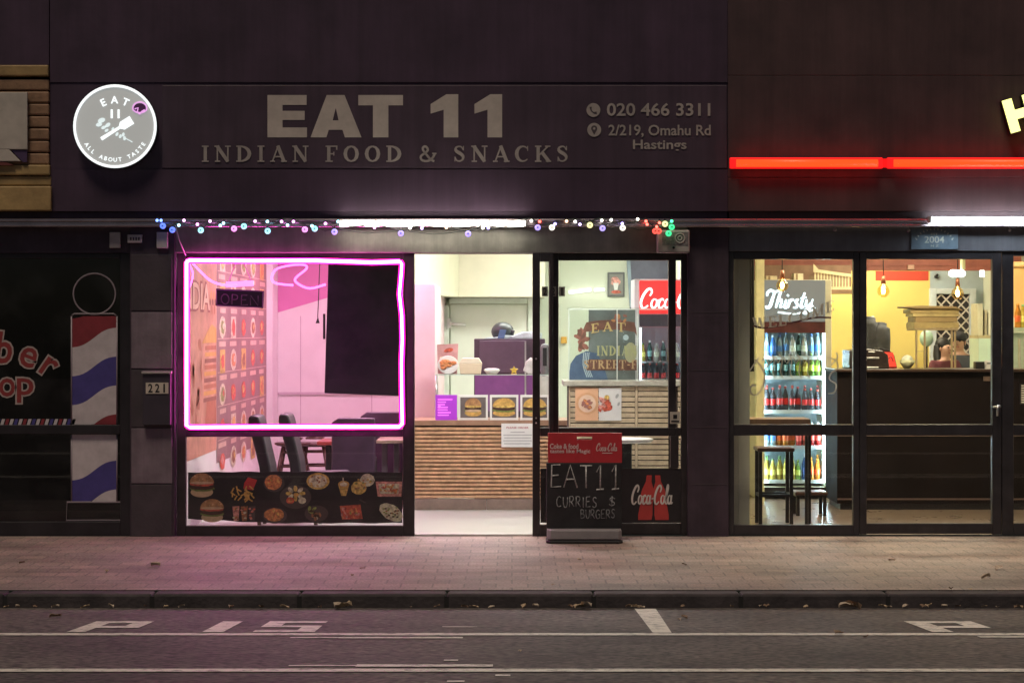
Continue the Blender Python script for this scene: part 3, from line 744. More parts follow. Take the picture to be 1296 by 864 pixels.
# A in three pieces, butted
b.prism([P(393,174),P(413.5,120.5),P(425,120.5),P(425,136.5),P(421,152.5),P(418.5,164.5),P(416,164.5),P(413,174)], LY, LY+.003)
b.prism([P(425,120.5),P(436,120.5),P(457.5,174),P(436.5,174),P(433.5,164.5),P(431.5,164.5),P(428.5,152.5),P(425,136.5)], LY, LY+.003)
b.prism([P(421,152.5),P(428.5,152.5),P(431.5,164.5),P(418.5,164.5)], LY, LY+.003)
b.prism([P(453.5,120.5),P(510,120.5),P(510,133.5),P(491.5,133.5),P(491.5,174),P(472,174),P(472,133.5),P(453.5,133.5)], LY, LY+.003)
for x0 in (545, 600.5):
    b.prism([P(x0+20,119.5),P(x0+35,119.5),P(x0+35,174),P(x0+16.5,174),P(x0+16.5,139),P(x0,144),P(x0,132)], LY, LY+.003)
b.build("lettering", m_let, sb)
b = MB(); serif(b, "INDIAN FOOD & SNACKS", X(255,LY), X(720,LY), Z(205,LY), Z(184.5,LY), LY-.001, gap=.30); b.build("lettering", m_let2, sb)
b = MB(); text(b, "020 466 3311", X(768,LY), X(899,LY), Z(147,LY), Z(130.5,LY), LY-.002, bold=.018); b.build("lettering", m_let2, sb)
b = MB(); text(b, "2/219, Omahu Rd", X(770,LY), X(899.5,LY), Z(174,LY), Z(158,LY), LY-.002, bold=.018); b.build("lettering", m_let2, sb)
b = MB(); text(b, "Hastings", X(801,LY), X(869,LY), Z(192.5,LY), Z(177,LY), LY-.002, bold=.018); b.build("lettering", m_let2, sb)
m_bd = mat("signboard_cutout", (.07,.055,.064), .5)
b = MB(); b.ell(X(751,LY), Z(139.5,LY), .054, .054, LY-.002, 0, 28); hs = [(-.022,.024),(-.016,-.004),(.004,-.022),(.026,-.022)]
b.ribbon(smooth([(X(751,LY)+a, Z(139.5,LY)+c) for a, c in hs], 4), [.020,.016,.012,.010,.009,.009,.009,.010,.012,.016,.018,.020,.02], LY-.003, .001, 1); b.build("icon", [m_let2, m_bd], sb)
b = MB(); b.ell(X(752,LY), Z(164.5,LY), .054, .054, LY-.002, 0, 28)
c0, c1 = X(752,LY), Z(164.5,LY)
b.flat([(c0+.024*math.cos(R(a)), c1+.010+.024*math.sin(R(a))) for a in range(-25, 206, 15)] + [(c0, c1-.040)], LY-.003, 1)
b.ell(c0, c1+.010, .010, .010, LY-.004, 0, 12); b.build("icon", [m_let2, m_bd], sb)

# ---- round illuminated sign
rs = thing("round_sign", "round backlit sign with white rim, fork emblem and curved slogan", "sign")
RY = FY - .09
rcx, rcz, rr = X(145.5,RY), Z(160,RY), 53.0*(CAM_D+RY)/F
def cyl_y(b, cx, cz, r, y0, y1, m=0, n=48):
    b.prism([(cx+r*math.cos(2*math.pi*i/n), cz+r*math.sin(2*math.pi*i/n)) for i in range(n)], y0, y1, m)
b = MB(); cyl_y(b, rcx, rcz, rr*.985, RY+.004, FY+.0115); b.build("case", m_black, rs)
b = MB(); cyl_y(b, rcx, rcz, rr*.93, RY, RY+.0035); b.build("face", em("sign_face_glow", (.96,1.0,.96), .20), rs)
b = MB(); b.tube([(rcx+rr*.965*math.cos(2*math.pi*i/64), RY-.001, rcz+rr*.965*math.sin(2*math.pi*i/64)) for i in range(64)], .0105, 8, 0, True); b.build("rim", em("sign_rim_glow", (.94,1.0,1.0), .85), rs)
e_let = em("sign_letter_glow", (.92,1.0,1.0), .95)
LY2 = RY - .003
def arc_text(b, txt, rad, a0, a1, h, flip, y, bold):
    n = len(txt)
    for i, ch in enumerate(txt):
        if ch == ' ': continue
        a = R(a0 + (a1-a0)*i/(n-1))
        cx, cz = rcx + rad*math.cos(a), rcz + rad*math.sin(a)
        rot = a - math.pi/2 if not flip else a + math.pi/2
        text(b, ch, cx-h*.4, cx+h*.4, cz-h/2, cz+h/2, y, 0, bold, fit=False, rot=rot)
b = MB(); arc_text(b, "EAT", rr*.63, 116, 66, rr*.175, False, LY2, .016); b.build("lettering", e_let, rs)
b = MB(); text(b, "11", rcx-rr*.10, rcx+rr*.11, rcz+rr*.19, rcz+rr*.40, LY2, 0, .02); b.build("lettering", e_let, rs)
b = MB(); arc_text(b, "ALL ABOUT TASTE", rr*.80, 213, 328, rr*.095, True, LY2, .006); b.build("lettering", e_let, rs)
b = MB()
d = Vector((.85,.53)).normalized(); nn = Vector((-d.y, d.x)); c0 = Vector((rcx+rr*.03, rcz-rr*.08))
def q(a, c): v = c0 + d*(a*rr) + nn*(c*rr); return (v.x, v.y)
b.ribbon([q(-.42,0), q(.10,0)], [.008+rr*.06, rr*.06], LY2, .002)
b.flat([q(.101,-.035), q(.17,-.105), q(.44,-.105), q(.44,.105), q(.17,.105), q(.101,.035)], LY2)
b.build("fork_emblem", e_let, rs)
b = MB()
for a, c, s in ((-.32,.14,.09),(-.38,.04,.075),(-.27,-.03,.06),(-.17,.03,.07),(-.20,-.10,.05),(-.05,-.06,.04),(.05,-.19,.05),(.13,-.24,.05),(.20,-.20,.05),(.23,-.29,.05)):
    b.ell(rcx+a*rr, rcz+c*rr, s*rr, s*rr*.62, LY2, 0, 10, rot=1.0+a*2)
b.ribbon([(rcx+rr*.2, rcz-rr*.26), (rcx+rr*.42, rcz-rr*.38)], .006, LY2, .002)
b.build("flower_emblem", em("sign_leaf_glow", (.85,1,1), .62), rs)
b = MB(); mx_, mz_ = rcx+rr*.595, rcz+rr*.43
b.flat([(mx_+rr*.15*math.cos(R(a)), mz_+rr*.12*math.sin(R(a))) for a in range(0,360,18)], LY2, 0)
b.tube([(mx_+rr*.165*math.cos(R(a)), LY2-.002, mz_+rr*.145*math.sin(R(a))*(1 if a<200 or a>330 else .75)) for a in range(0,360,18)], .006, 6, 1, True, fy=.4)
b.tube(smooth([(mx_-rr*.12,LY2-.004,mz_-rr*.02),(mx_-rr*.03,LY2-.004,mz_+rr*.02),(mx_-rr*.05,LY2-.004,mz_-rr*.10),(mx_+rr*.0,LY2-.004,mz_-rr*.15),(mx_+rr*.05,LY2-.004,mz_-rr*.06)],3) if False else [(mx_-rr*.12,LY2-.004,mz_-rr*.02),(mx_-rr*.04,LY2-.004,mz_+rr*.01),(mx_-rr*.06,LY2-.004,mz_-rr*.10),(mx_,LY2-.004,mz_-rr*.14),(mx_+rr*.05,LY2-.004,mz_-rr*.08),(mx_+rr*.12,LY2-.004,mz_-rr*.04)], .006, 6, 1, fy=.4)
b.build("mushroom_emblem", [mat("violet_emblem", (.16,.06,.20), .5), em("pink_line_glow", (.75,.35,.75), .8)], rs)

# ---- the neighbour's board at the far left
nb = thing("shop_board", "grey board with slanted foot and purple corner at left edge", "sign")
b = MB(); b.box(-5.2, X(34.5,FY-.06), FY-.06, FY-.035, Z(190,FY), Z(118,FY))
b.prism([(-5.2,Z(205,FY)),(X(28,FY),Z(205,FY)),(X(14,FY),Z(190.3,FY)),(-5.2,Z(190.3,FY))], FY-.06, FY-.035); b.build("board", mat("grey_sign_face", (.50,.45,.40), .55, var=.15, scale=7), nb, bevel=.004)
b = MB(); b.prism([(X(16,FY),Z(190.5,FY)),(X(36,FY),Z(190.5,FY)),(X(36,FY),Z(206,FY)),(X(31,FY),Z(206,FY))], FY-.05, FY-.033); b.build("corner_shape", mat("violet_panel", (.07,.04,.10), .5), nb)
b = MB(); b.prism([(-5.2,Z(205.4,FY)),(X(8,FY),Z(205.4,FY)),(X(20,FY),Z(210,FY)),(-5.2,Z(210,FY))], FY-.055, FY-.033); b.build("corner_shape", mat("dull_red_panel", (.16,.04,.035), .5), nb)

# ---- gutter rail along the foot of the upper wall
gr = thing("gutter_rail", "glossy double edged metal gutter running along above all shopfronts", "gutter")
GY = FY - .03
b = MB(); b.box(BL, BR, GY-.0, FY+.028, Z(286.5,GY), Z(278.5,GY)); b.build("channel", m_rail, gr)
b = MB(); b.tube([(BL,GY,Z(279,GY)),(BR,GY,Z(279,GY))], .014, 12); b.tube([(BL,GY-.002,Z(285.5,GY)),(BR,GY-.002,Z(285.5,GY))], .013, 12); b.build("rounded_edge", m_rail, gr)

# ---- fluorescent tubes under the gutter
def tube_light(px0, px1, py, e, label):
    t = thing("tube_light", label, "tube light", "fluorescent tubes under the gutter")
    y = GY - .058; z = Z(py, y)
    b = MB(); b.tube([(X(px0,y)+.02,y,z),(X(px1,y)-.02,y,z)], .021, 12); b.build("tube", e, t)
    b = MB(); b.box(X(px0,y), X(px0,y)+.019, y-.024, GY-.021, z-.024, z+.024); b.box(X(px1,y)-.019, X(px1,y), y-.024, GY-.021, z-.024, z+.024); b.build("end_cap", m_dirtywhite, t)
    b = MB(); n = int((px1-px0)/45)
    for i in range(1, n):
        x = X(px0+(px1-px0)*i/n, y); b.tube([(x, y+.024*math.cos(a), z+.024*math.sin(a)) for a in [k*math.pi/6 for k in range(13)]], .004, 5)
    b.build("clip", m_dirtywhite, t)
    return t
tube_light(427, 668, 282.8, em("warm_white_tube", (1.0,.95,.80), 17.0), "bright warm white tube above the open snack shop doorway")
tube_light(1175, 1440, 278.0, em("cold_white_tube", (.80,.93,1.0), 20.0), "cold white tube above the burger shop door at right edge")

# ---- coloured string lights
st = thing("string_lights", "sagging string of coloured bulbs under the gutter of snack shop", "string lights")
SY2 = GY - .11
small = [(199,279,'b'),(204,279,'b'),(226.5,285,'c'),(233,279,'p'),(250,284,'p'),(266,280,'p'),(279,285.5,'c'),(283,282.5,'c'),(323,280,'p'),(338.5,280.5,'c'),(356.5,280.5,'p'),(364,285,'c'),(371.5,280.5,'p'),(395,286,'c'),(412,283,'p'),(428,280.5,'c'),
 (474,288,'p'),(519,288.5,'w'),(534,289,'v'),(565,288,'o'),(611,288.5,'w'),(618,288.5,'v'),(672.5,279.5,'w'),(683,280.5,'r'),(702.5,283.5,'v'),(717,280,'o'),(728,280.5,'w'),(734,284,'v'),(761.5,279,'w'),(773.5,278.5,'w'),(787.5,283,'v'),(807,277.5,'w'),(817.5,280,'r'),(819,284,'r'),(834.5,282,'r'),(850,280,'g'),(831,287,'r')]
big = [(206.5,286,'b'),(218.5,291,'b'),(254.5,291.5,'c'),(296.5,289.5,'p'),(309,286.5,'c'),(339,292.5,'c'),(386,290.5,'p'),(398.5,289.5,'c'),(423.5,293.5,'v'),(507.5,295.5,'v'),(592.5,296,'v'),(680.5,288,'v'),(698.5,288,'w'),(746.5,285,'y'),(762.5,289,'v'),(788,288.5,'w'),(829,292.5,'r'),(833.5,292.5,'r'),(841.5,283.5,'y'),(850,287.5,'g'),(846,295.5,'g')]
BC = {'b':(.12,.22,1.0),'c':(.35,.85,1.0),'p':(1.0,.35,.95),'v':(.42,.34,1.0),'w':(1.0,.95,.80),'y':(.95,.92,.40),'r':(1.0,.10,.07),'g':(.05,.85,.30),'o':(1.0,.55,.35)}
wire_pts = sorted([(X(px,SY2), SY2+.014, Z(py-4,SY2)) for px, py, c in big + small[::2]])
b = MB(); b.tube(wire_pts, .004, 5); b.build("wire", mat("dark_green_wire", (.02,.035,.025), .5), st)
b = MB()
for i_ in range(len(wire_pts)-2):
    p_, q_ = Vector(wire_pts[i_]), Vector(wire_pts[i_+2]); b.tube([p_, (p_+q_)/2+Vector((0,-.004,-.028)), q_], .0032, 5)
b.build("sagging_wire", mat("dark_green_wire", (.02,.035,.025), .5), st)
allb = {}
for px, py, c in small:
    b = MB(); p = (X(px,SY2), SY2-.006, Z(py,SY2)); b.sphere((0,0,0), .0115, seg=8, rings=5); b.tube([(0,.004,.008),(0,.010,.028)], [.006,.004], 5, 1)
    b.build("bulb", [em("small_bulb_"+c, BC[c], 4.5), m_black], st).location = p
for px, py, c in big:
    b = MB(); p = (X(px,SY2), SY2-.012, Z(py,SY2)); b.sphere((0,0,0), .0235, seg=12, rings=8); b.tube([(0,.004,.019),(0,.014,.04)], [.009,.006], 6, 1)
    b.sphere((0,-.0215,0), .0075, 2, sc=(1,.5,1), seg=8, rings=5)
    b.build("bulb", [em("large_bulb_"+c, BC[c], 1.15), m_black, em("bulb_core_"+c, tuple(v*.5 for v in BC[c]), .5)], st).location = p
tag_w = thing("hanging_cord", "thin pale cord hanging from the string lights to neon window", "cord")
b = MB(); b.tube([(X(226.5),-.18,Z(287)),(X(230),-.12,Z(305)),(X(235),.0,Z(323))], .005, 5); b.build("cord", m_dirtywhite, tag_w)

# ---- small boxes on the lintel
for px0, px1, p0, p1, lab in ((139.5,153,294,314,"pale blank box under gutter, leftmost above barber shop window"),(163,181,297.5,307.5,"flat pale label plate between two small boxes under gutter"),(199.5,213.5,294,314.5,"pale blank box under gutter beside the blue string bulbs")):
    y0 = -.022 if px0 > 160 else -.002
    b = MB(); b.box(X(px0), X(px1), y0-.03, y0, Z(p1), Z(p0)); 
    if px0 == 163:
        for k in range(4): b.box(X(166+3.4*k), X(168.2+3.4*k), y0-.032, y0-.0295, Z(304.5), Z(300.5), 1)
    tag(b.build("label_plate" if px0 == 163 else "junction_box", [m_dirtywhite, m_pillar], bevel=.004), lab, "plate" if px0 == 163 else "junction box")

# ---- white alarm box at the right end of the string lights
al = thing("alarm_box", "grey plastic alarm box with round grille below green bulbs", "alarm box")
AY = -.14
b = MB(); b.pbox(832,873,291,320,AY,-.022); b.build("case", m_dirtywhite, al, bevel=.012)
b = MB(); b.pbox(838,871,294,310,AY-.004,AY-.0005); b.build("label", mat("grey_label", (.22,.19,.20), .5, var=.4, scale=60), al)
b = MB(); cx, cz = X(860.5,AY), Z(301.5,AY); b.tube([(cx+.036*math.cos(a), AY-.006, cz+.036*math.sin(a)) for a in [k*math.pi/10 for k in range(20)]], .006, 6, 0, True); b.tube([(cx+.016*math.cos(a), AY-.006, cz+.016*math.sin(a)) for a in [k*math.pi/6 for k in range(12)]], .006, 6, 0, True); b.build("grille", m_dirtywhite, al)
b = MB(); cyl_y(b, X(852.5,AY), Z(313.5,AY), .010, AY-.006, AY-.0005, n=12); b.build("lens", m_black, al)

# ---- red neon bar and the lit letter of the burger shop
rn = thing("neon_bar", "long glowing red bar across the burger shop's upper wall", "neon light")
NY = FY - .03
for a, c in ((923.5, 1117), (1122.5, 1500)):
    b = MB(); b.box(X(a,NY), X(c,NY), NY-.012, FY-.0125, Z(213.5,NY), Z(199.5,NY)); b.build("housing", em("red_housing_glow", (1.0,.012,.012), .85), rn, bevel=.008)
    b = MB(); b.tube([(X(a+8,NY),NY-.03,Z(207,NY)),(X(c-7,NY),NY-.03,Z(207,NY))], .030, 10); b.build("tube", em("orange_red_tube", (1.0,.013,.002), 6.5), rn)
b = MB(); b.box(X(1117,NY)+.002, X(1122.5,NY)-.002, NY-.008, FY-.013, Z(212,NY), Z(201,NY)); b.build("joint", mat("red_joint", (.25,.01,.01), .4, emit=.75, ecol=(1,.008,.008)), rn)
hl = thing("lit_letter", "tilted glowing pale yellow letter H at the upper right edge", "lit letter")
HYY = FY - .10
hc, hz = X(1293,HYY), Z(143,HYY)
def rotp(px, pz, a=R(16)): return (hc + px*math.cos(a) - pz*math.sin(a), hz + px*math.sin(a) + pz*math.cos(a))
b = MB()
for poly in ([(-.115,-.13),(-.045,-.13),(-.045,-.036),(.045,-.036),(.045,-.13),(.115,-.13),(.115,.13),(.045,.13),(.045,.036),(-.045,.036),(-.045,.13),(-.115,.13)],):
    b.prism([rotp(a, c) for a, c in poly], HYY, HYY+.03)
b.build("face", em("pale_yellow_glow", (1.0,1.0,.30), 1.5), hl)
b = MB()
for poly in ([(-.118,-.133),(-.042,-.133),(-.042,-.039),(.042,-.039),(.042,-.133),(.118,-.133),(.118,.133),(.042,.133),(.042,.039),(-.042,.039),(-.042,.133),(-.118,.133)],):
    b.prism([rotp(a, c) for a, c in poly], HYY+.031, FY-.0065)
b.build("case", m_black, hl)

# ---- small blue plaque
pl = thing("plaque", "small blue grey plaque dated 2004 above the burger shop window", "plaque")
PY = -.012
b = MB(); b.pbox(1153,1212.5,288.5,315.5,PY,-.0005); b.build("plate", mat("blue_grey_plate", (.16,.22,.28), .4, var=.25, scale=12), pl, bevel=.003)
b = MB(); serif_y = PY-.002
text(b, "2004", X(1170,PY), X(1195,PY), Z(307.5,PY), Z(299,PY), serif_y, 0, .01)
text(b, "EST", X(1178,PY), X(1187,PY), Z(297.5,PY), Z(295,PY), serif_y, 0, .02)
text(b, "N Z", X(1178,PY), X(1188,PY), Z(312.5,PY), Z(309.8,PY), serif_y, 0, .02)
for i in range(13):
    a = R(150-120*i/12); cx, cz = X(1182.5,PY)+.165*math.cos(a), Z(314,PY)+.148*math.sin(a)
    b.ell(cx, cz, .0045, .009, serif_y, 0, 8, rot=a-math.pi/2)
b.ell(X(1160,PY), Z(303,PY), .006,.006, serif_y); b.ell(X(1205,PY), Z(303,PY), .006,.006, serif_y)
b.build("lettering", mat("pale_gold_letters", (.55,.58,.52), .5), pl)
for px, py in ((1150,291.5),(1278,291.5),(1057,291)):
    b = MB(); b.sphere((0,0,0), .013, seg=8, rings=5); b.tube([(0,0,.01),(0,.02,.03)], .005, 5)
    tag(b.build("hook", m_dirtywhite, loc=None), "tiny white hook knob under the gutter of burger shop", "hook", "hooks under the burger shop gutter").location = (X(px,-.05), -.05, Z(py,-.05))

# ---- letterbox and house number
lb = thing("letterbox", "dark letterbox with pale top lip on the block pillar", "letterbox")
b = MB(); b.box(X(183), X(218), -.085, -.0285, Z(537), Z(472.5)); b.build("body", mat("letterbox_paint", (.05,.04,.055), .45), lb, bevel=.004)
b = MB(); b.box(X(182), X(219), -.10, -.0285, Z(472.3), Z(469.5)); b.build("lip", m_dirtywhite, lb, bevel=.002)
hn = thing("house_number", "cream plate with black digits 221 on the dark letterbox", "number plate")
b = MB(); b.box(X(184.5,-.09), X(213,-.09), -.09, -.0855, Z(498,-.09), Z(484,-.09)); b.build("plate", mat("cream_plate", (.62,.55,.46), .5), hn)
b = MB()
for k, ch in enumerate("221"): text(b, ch, X(187.5+8.7*k,-.091), X(193.2+8.7*k,-.091), Z(496.5,-.09), Z(485.5,-.09), -.0915, 0, .02, fit=(ch != '1'))
b.build("digits", m_black, hn)

# ---- barber stickers on the dark window
bp = thing("barber_pole_sticker", "red white and blue striped barber pole sticker on dark glass", "window sticker")
m_sw, m_sr, m_sb2 = mat("sticker_white", (.58,.52,.54), .5, var=.12, scale=10), mat("sticker_red", (.24,.03,.04), .5, var=.15, scale=10), mat("sticker_blue", (.07,.055,.24), .5, var=.15, scale=10)
m_ol = mat("sticker_outline", (.28,.23,.26), .5)
DY = .046
b = MB()
x0, x1 = X(91.5,DY), X(147,DY)
def stripe_zone(b, zt, zb, first, cols, ph):
    """slanted bands clipped to the pole between zt and zb (photo rows)"""
    n = 12; h = 36.5; sl = 25.0
    for j, cidx in enumerate(cols):
        t0 = first + j*h
        for i in range(n):
            u0, u1 = i/n, (i+1)/n
            def off(u): return sl*(1-u) + 3.0*math.sin(math.pi*2*u)
            P_ = []
            a0, a1 = t0+off(u0), t0+off(u1); c0_, c1_ = a0+h, a1+h
            a0, a1 = max(zt, a0), max(zt, a1); c0_, c1_ = min(zb, c0_), min(zb, c1_)
            if c0_ <= a0 and c1_ <= a1: continue
            c0_, c1_ = max(c0_, a0), max(c1_, a1)
            xa, xb = x0+(x1-x0)*u0, x0+(x1-x0)*u1
            b.flat([(xa,Z(c0_,DY)),(xb,Z(c1_,DY)),(xb,Z(a1,DY)),(xa,Z(a0,DY))], DY, cidx)
stripe_zone(b, 400, 537, 378, [1,0,2,0,1,0], 0)
stripe_zone(b, 549.5, 634, 546-36.5, [0,0,2,0,1,0], 0)
b.build("stripes", [m_sw, m_sr, m_sb2], bp)
b = MB()
b.tube([(X(119.5,DY)+.165*math.cos(a), DY-.002, Z(372,DY)+.16*math.sin(a)) for a in [k*math.pi/20 for k in range(40)]], .007, 5, 0, True, fy=.3)
for u in (90.5, 148): b.tube([(X(u,DY),DY-.002,Z(400,DY)),(X(u,DY),DY-.002,Z(537,DY))], .006, 5, fy=.3); b.tube([(X(u,DY),DY-.002,Z(549.5,DY)),(X(u,DY),DY-.002,Z(634,DY))], .006, 5, fy=.3)
b.tube([(X(a,DY),DY-.003,Z(c,DY)) for a, c in ((91,399),(94,397),(144,397),(148,400))], .006, 5, fy=.3)
b.tube([(X(a,DY),DY-.003,Z(c,DY)) for a, c in ((85,635),(153,635),(154,658),(84,658))], .007, 5, 0, True, fy=.3)
b.build("outline", m_ol, bp)
bt = thing("barber_lettering", "curved red lettering with pale outline on the dark left window", "window lettering")
m_bl, m_bl2 = mat("lettering_red", (.26,.035,.035), .5), mat("lettering_cream", (.42,.34,.32), .5)
def fat(txt, px0, px1, p0, p1, rot, name="lettering"):
    for bd, y, m_ in ((.055, DY-.0005, m_bl2), (.012, DY-.0015, m_bl)):
        g = 0 if bd < .03 else 2.2
        b = MB(); text(b, txt, X(px0-g,DY), X(px1+g,DY), Z(p1+g,DY), Z(p0-g,DY), y, 0, bd, rot=rot); b.build(name, m_, bt)
def char(c, cx, cz, w, h, rot): fat(c, cx-w/2, cx+w/2, cz-h/2, cz+h/2, R(rot))
char("r", -22, 428, 16, 24, 6); char("b", 6, 440, 20, 40, -8); char("e", 36, 452, 21, 25, -22); char("r", 62, 465, 17, 24, -34); char("a", -44, 425, 19, 24, 10)
char("o", 9, 490, 20, 23, 0); char("p", 32, 494, 21, 31, 0); char("h", -14, 483, 20, 36, 0); char("S", -40, 484, 22, 36, 0)
bs = thing("striped_sticker", "thin red, white and blue candy striped strip across dark window", "window sticker")
b = MB()
for k in range(-60, 17):
    xa = 0 + k*5.6
    b.flat([(X(xa,DY),Z(538,DY)),(X(xa+4,DY),Z(538,DY)),(X(xa+6.5,DY),Z(530,DY)),(X(xa+2.5,DY),Z(530,DY))], DY, (0,1,0,2)[k % 4])
b.build("stripes", [m_sw, m_sr, m_sb2], bs)

# ============================================================ NEON WINDOW
e_neon = em("pink_neon", (1.0,.11,.66), 23.0)
nl = thing("neon_light", "bright pink neon tube framing the upper window with hanging loops", "neon light")
ny = -.012
def npt(px, py, y=ny): return (X(px,y), y, Z(py,y))
loop = [(236,331),(236,400),(236,470),(236,538),(240,540.5),(330,540),(420,540),(505,540),(509,536)]
right = [(509,537),(508.5,500),(508,460),(509,430),(508.5,400),(505.5,372),(507.5,350),(508.5,334),(506,330.5)]
top = [(506,331),(470,332),(440,331),(400,329.8),(320,330),(240,329.5),(236,331)]
b = MB(); b.tube([npt(*p) for p in loop], .0120, 8); b.tube([npt(*p) for p in right], [.0095]*9, 8); b.tube([npt(*p) for p in top], .0120, 8); b.build("frame_tube", e_neon, nl)
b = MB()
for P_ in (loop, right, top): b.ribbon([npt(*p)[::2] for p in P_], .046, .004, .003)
b.build("halo_strip", em("magenta_halo", (1.0,.015,.40), .62), nl)  # glowing strip drawn as the halo around the neon tube
e_loop = em("pink_neon_loop", (1.0,.16,.80), 2.6)
b = MB(); yl = .12
b.tube(smooth([npt(243,332,yl),npt(255,345,yl),npt(268,356,yl),npt(285,361,yl),npt(300,360,yl)],4), .0085, 7)
b.tube(smooth([npt(238,332,yl),npt(244,345,yl),npt(242,358,yl),npt(238,366,yl)],4), .007, 7)
b.tube(smooth([npt(371,361,yl),npt(346,357,yl),npt(348,342,yl),npt(366,336,yl),npt(384,335,yl),npt(388,340,yl),npt(374,352,yl),npt(377,359,yl),npt(392,365,yl),npt(412,360,yl)],4), .0085, 7)
b.build("loop_tube", e_loop, nl)
# the unlit OPEN sign hanging inside
osn = thing("open_sign", "unlit black OPEN sign hanging under a small pink lamp", "open sign")
oy = .16; tlt = -.02
b = MB(); b.prism([npt(273.5,365,oy)[::2],npt(334,368,oy)[::2],npt(333,390,oy)[::2],npt(273,387,oy)[::2]], oy, oy+.03); b.build("panel", mat("sign_black_violet", (.022,.012,.03), .35), osn, bevel=.003)
b = MB(); b.ribbon([npt(274,366.5,oy)[::2],npt(333,369,oy)[::2],npt(332,389,oy)[::2],npt(274.5,386.2,oy)[::2],npt(274,366.5,oy)[::2]], .007, oy-.003, .002); b.build("border", mat("sign_violet_border", (.30,.10,.34), .4), osn)
b = MB(); strokes(b, "OPEN", X(280,oy), X(327,oy), Z(384.5,oy), Z(372,oy), oy-.004, .0045, slope=-.05); b.build("lettering", mat("unlit_letters", (.16,.09,.16), .4), osn)
b = MB(); b.tube([npt(286.5,360,oy),npt(320.5,358.5,oy)], .022, 10); b.build("lamp", em("pink_lamp", (1.0,.25,.85), 1.5), osn)
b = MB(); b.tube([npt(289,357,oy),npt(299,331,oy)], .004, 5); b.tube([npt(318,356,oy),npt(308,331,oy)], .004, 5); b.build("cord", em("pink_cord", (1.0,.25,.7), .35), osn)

# big black screen turned on end in the window
tv = thing("screen", "big black switched off screen hung upright inside neon window", "screen")
ty = .30
b = MB(); b.prism([npt(415.5,331,ty)[::2],npt(506,332,ty)[::2],npt(506,501,ty)[::2],npt(410.5,497.5,ty)[::2]], ty, ty+.05); b.build("panel", m_gloss, tv, bevel=.006)
b = MB(); b.pbox(408.8,411.4,397,429,ty+.005,ty+.04); b.build("bracket", m_black, tv)
pc = thing("power_cord", "thin dark power cord with plug dangling beside the black screen", "cord")
b = MB(); cy_ = 1.2; b.tube(smooth([npt(405,325,cy_),npt(404,352,cy_),npt(403,380,cy_),npt(402,402,cy_)],3), .004, 5); b.build("cord", m_black, pc)
b = MB(); b.prism([npt(402.5,401,cy_)[::2],npt(399.5,409,cy_)[::2],npt(404.5,409,cy_)[::2]], cy_-.015, cy_+.015); b.build("plug", m_black, pc)

# ---- posters on the dining room's left wall (plane x = LX)
WALL = Matrix.Translation((LX+.004,0,0)) @ Matrix.Rotation(R(90), 4, 'Z')
m_mural = mat("mural_orange", (.58,.27,.19), .55, var=.28, scale=3.2)
m_menu = mat("menu_brown", (.28,.17,.16), .5, var=.15, scale=3)
m_mlab = mat("menu_label_cream", (.62,.44,.34), .5)
mu = thing("mural_poster", "orange wall mural poster with red lettering beside food menu", "poster")
b = MB(); b.M = WALL; b.rect(.31, 1.99, .56, 2.65, 0, 0); b.build("sheet", m_mural, mu)
b = MB(); b.M = WALL
for bd, yy_, mi, g in ((.06,-.002,0,.02),(.02,-.004,1,0)): text(b, "INDIA", .05-g, 1.58+g, 1.78-g, 2.0+g, yy_, mi, bd, rot=.0)
b.build("lettering", [mat("mural_dark_red", (.30,.06,.05), .5), mat("mural_cream", (.75,.48,.36), .5)], mu)
b = MB(); b.M = WALL
mcs = [mat("mural_brown", (.28,.10,.07), .6), mat("mural_gold", (.66,.34,.10), .6), mat("mural_rust", (.45,.15,.09), .6)]
for k in range(9): b.rect(1.22+.04*k*.3, 1.96, 1.0+.055*k, 1.035+.055*k, -.002, k % 3)
b.flat([(1.15,1.50),(1.97,1.50),(1.97,1.62),(1.7,1.66),(1.45,1.60)], -.003, 1); b.flat([(1.3,.8),(1.96,.8),(1.9,1.0),(1.4,1.0)], -.003, 2)
for k in range(8): b.ell(1.6+.05*k, 1.85+.07*math.sin(k*2.1), .05, .03, -.003, k % 3, 8, rot=k)
for k in range(12): b.ell(random.uniform(.4,1.1), random.uniform(.7,1.6), .09, .05, -.003, 2, 9, rot=k, jit=.3)
b.build("mural_picture", mcs, mu)
mn = thing("menu_board", "tall brown menu board with rows of food pictures on wall", "menu board")
b = MB(); b.M = WALL; b.rect(2.0, 5.64, .44, 2.7, 0, 0); b.build("sheet", m_menu, mn)
food_c = [mat("dish_orange", (.62,.24,.09), .5, var=.65, scale=40), mat("dish_cream", (.70,.58,.42), .5, var=.65, scale=30), mat("dish_brown", (.30,.13,.06), .5, var=.65, scale=40), mat("dish_red", (.55,.10,.06), .5, var=.65, scale=40), mat("dish_gold", (.66,.42,.12), .5, var=.65, scale=40), mat("dish_green", (.25,.30,.08), .5, var=.65, scale=40), mat("dish_pink", (.72,.28,.24), .5, var=.65, scale=40)]
rnd = random.Random(5)
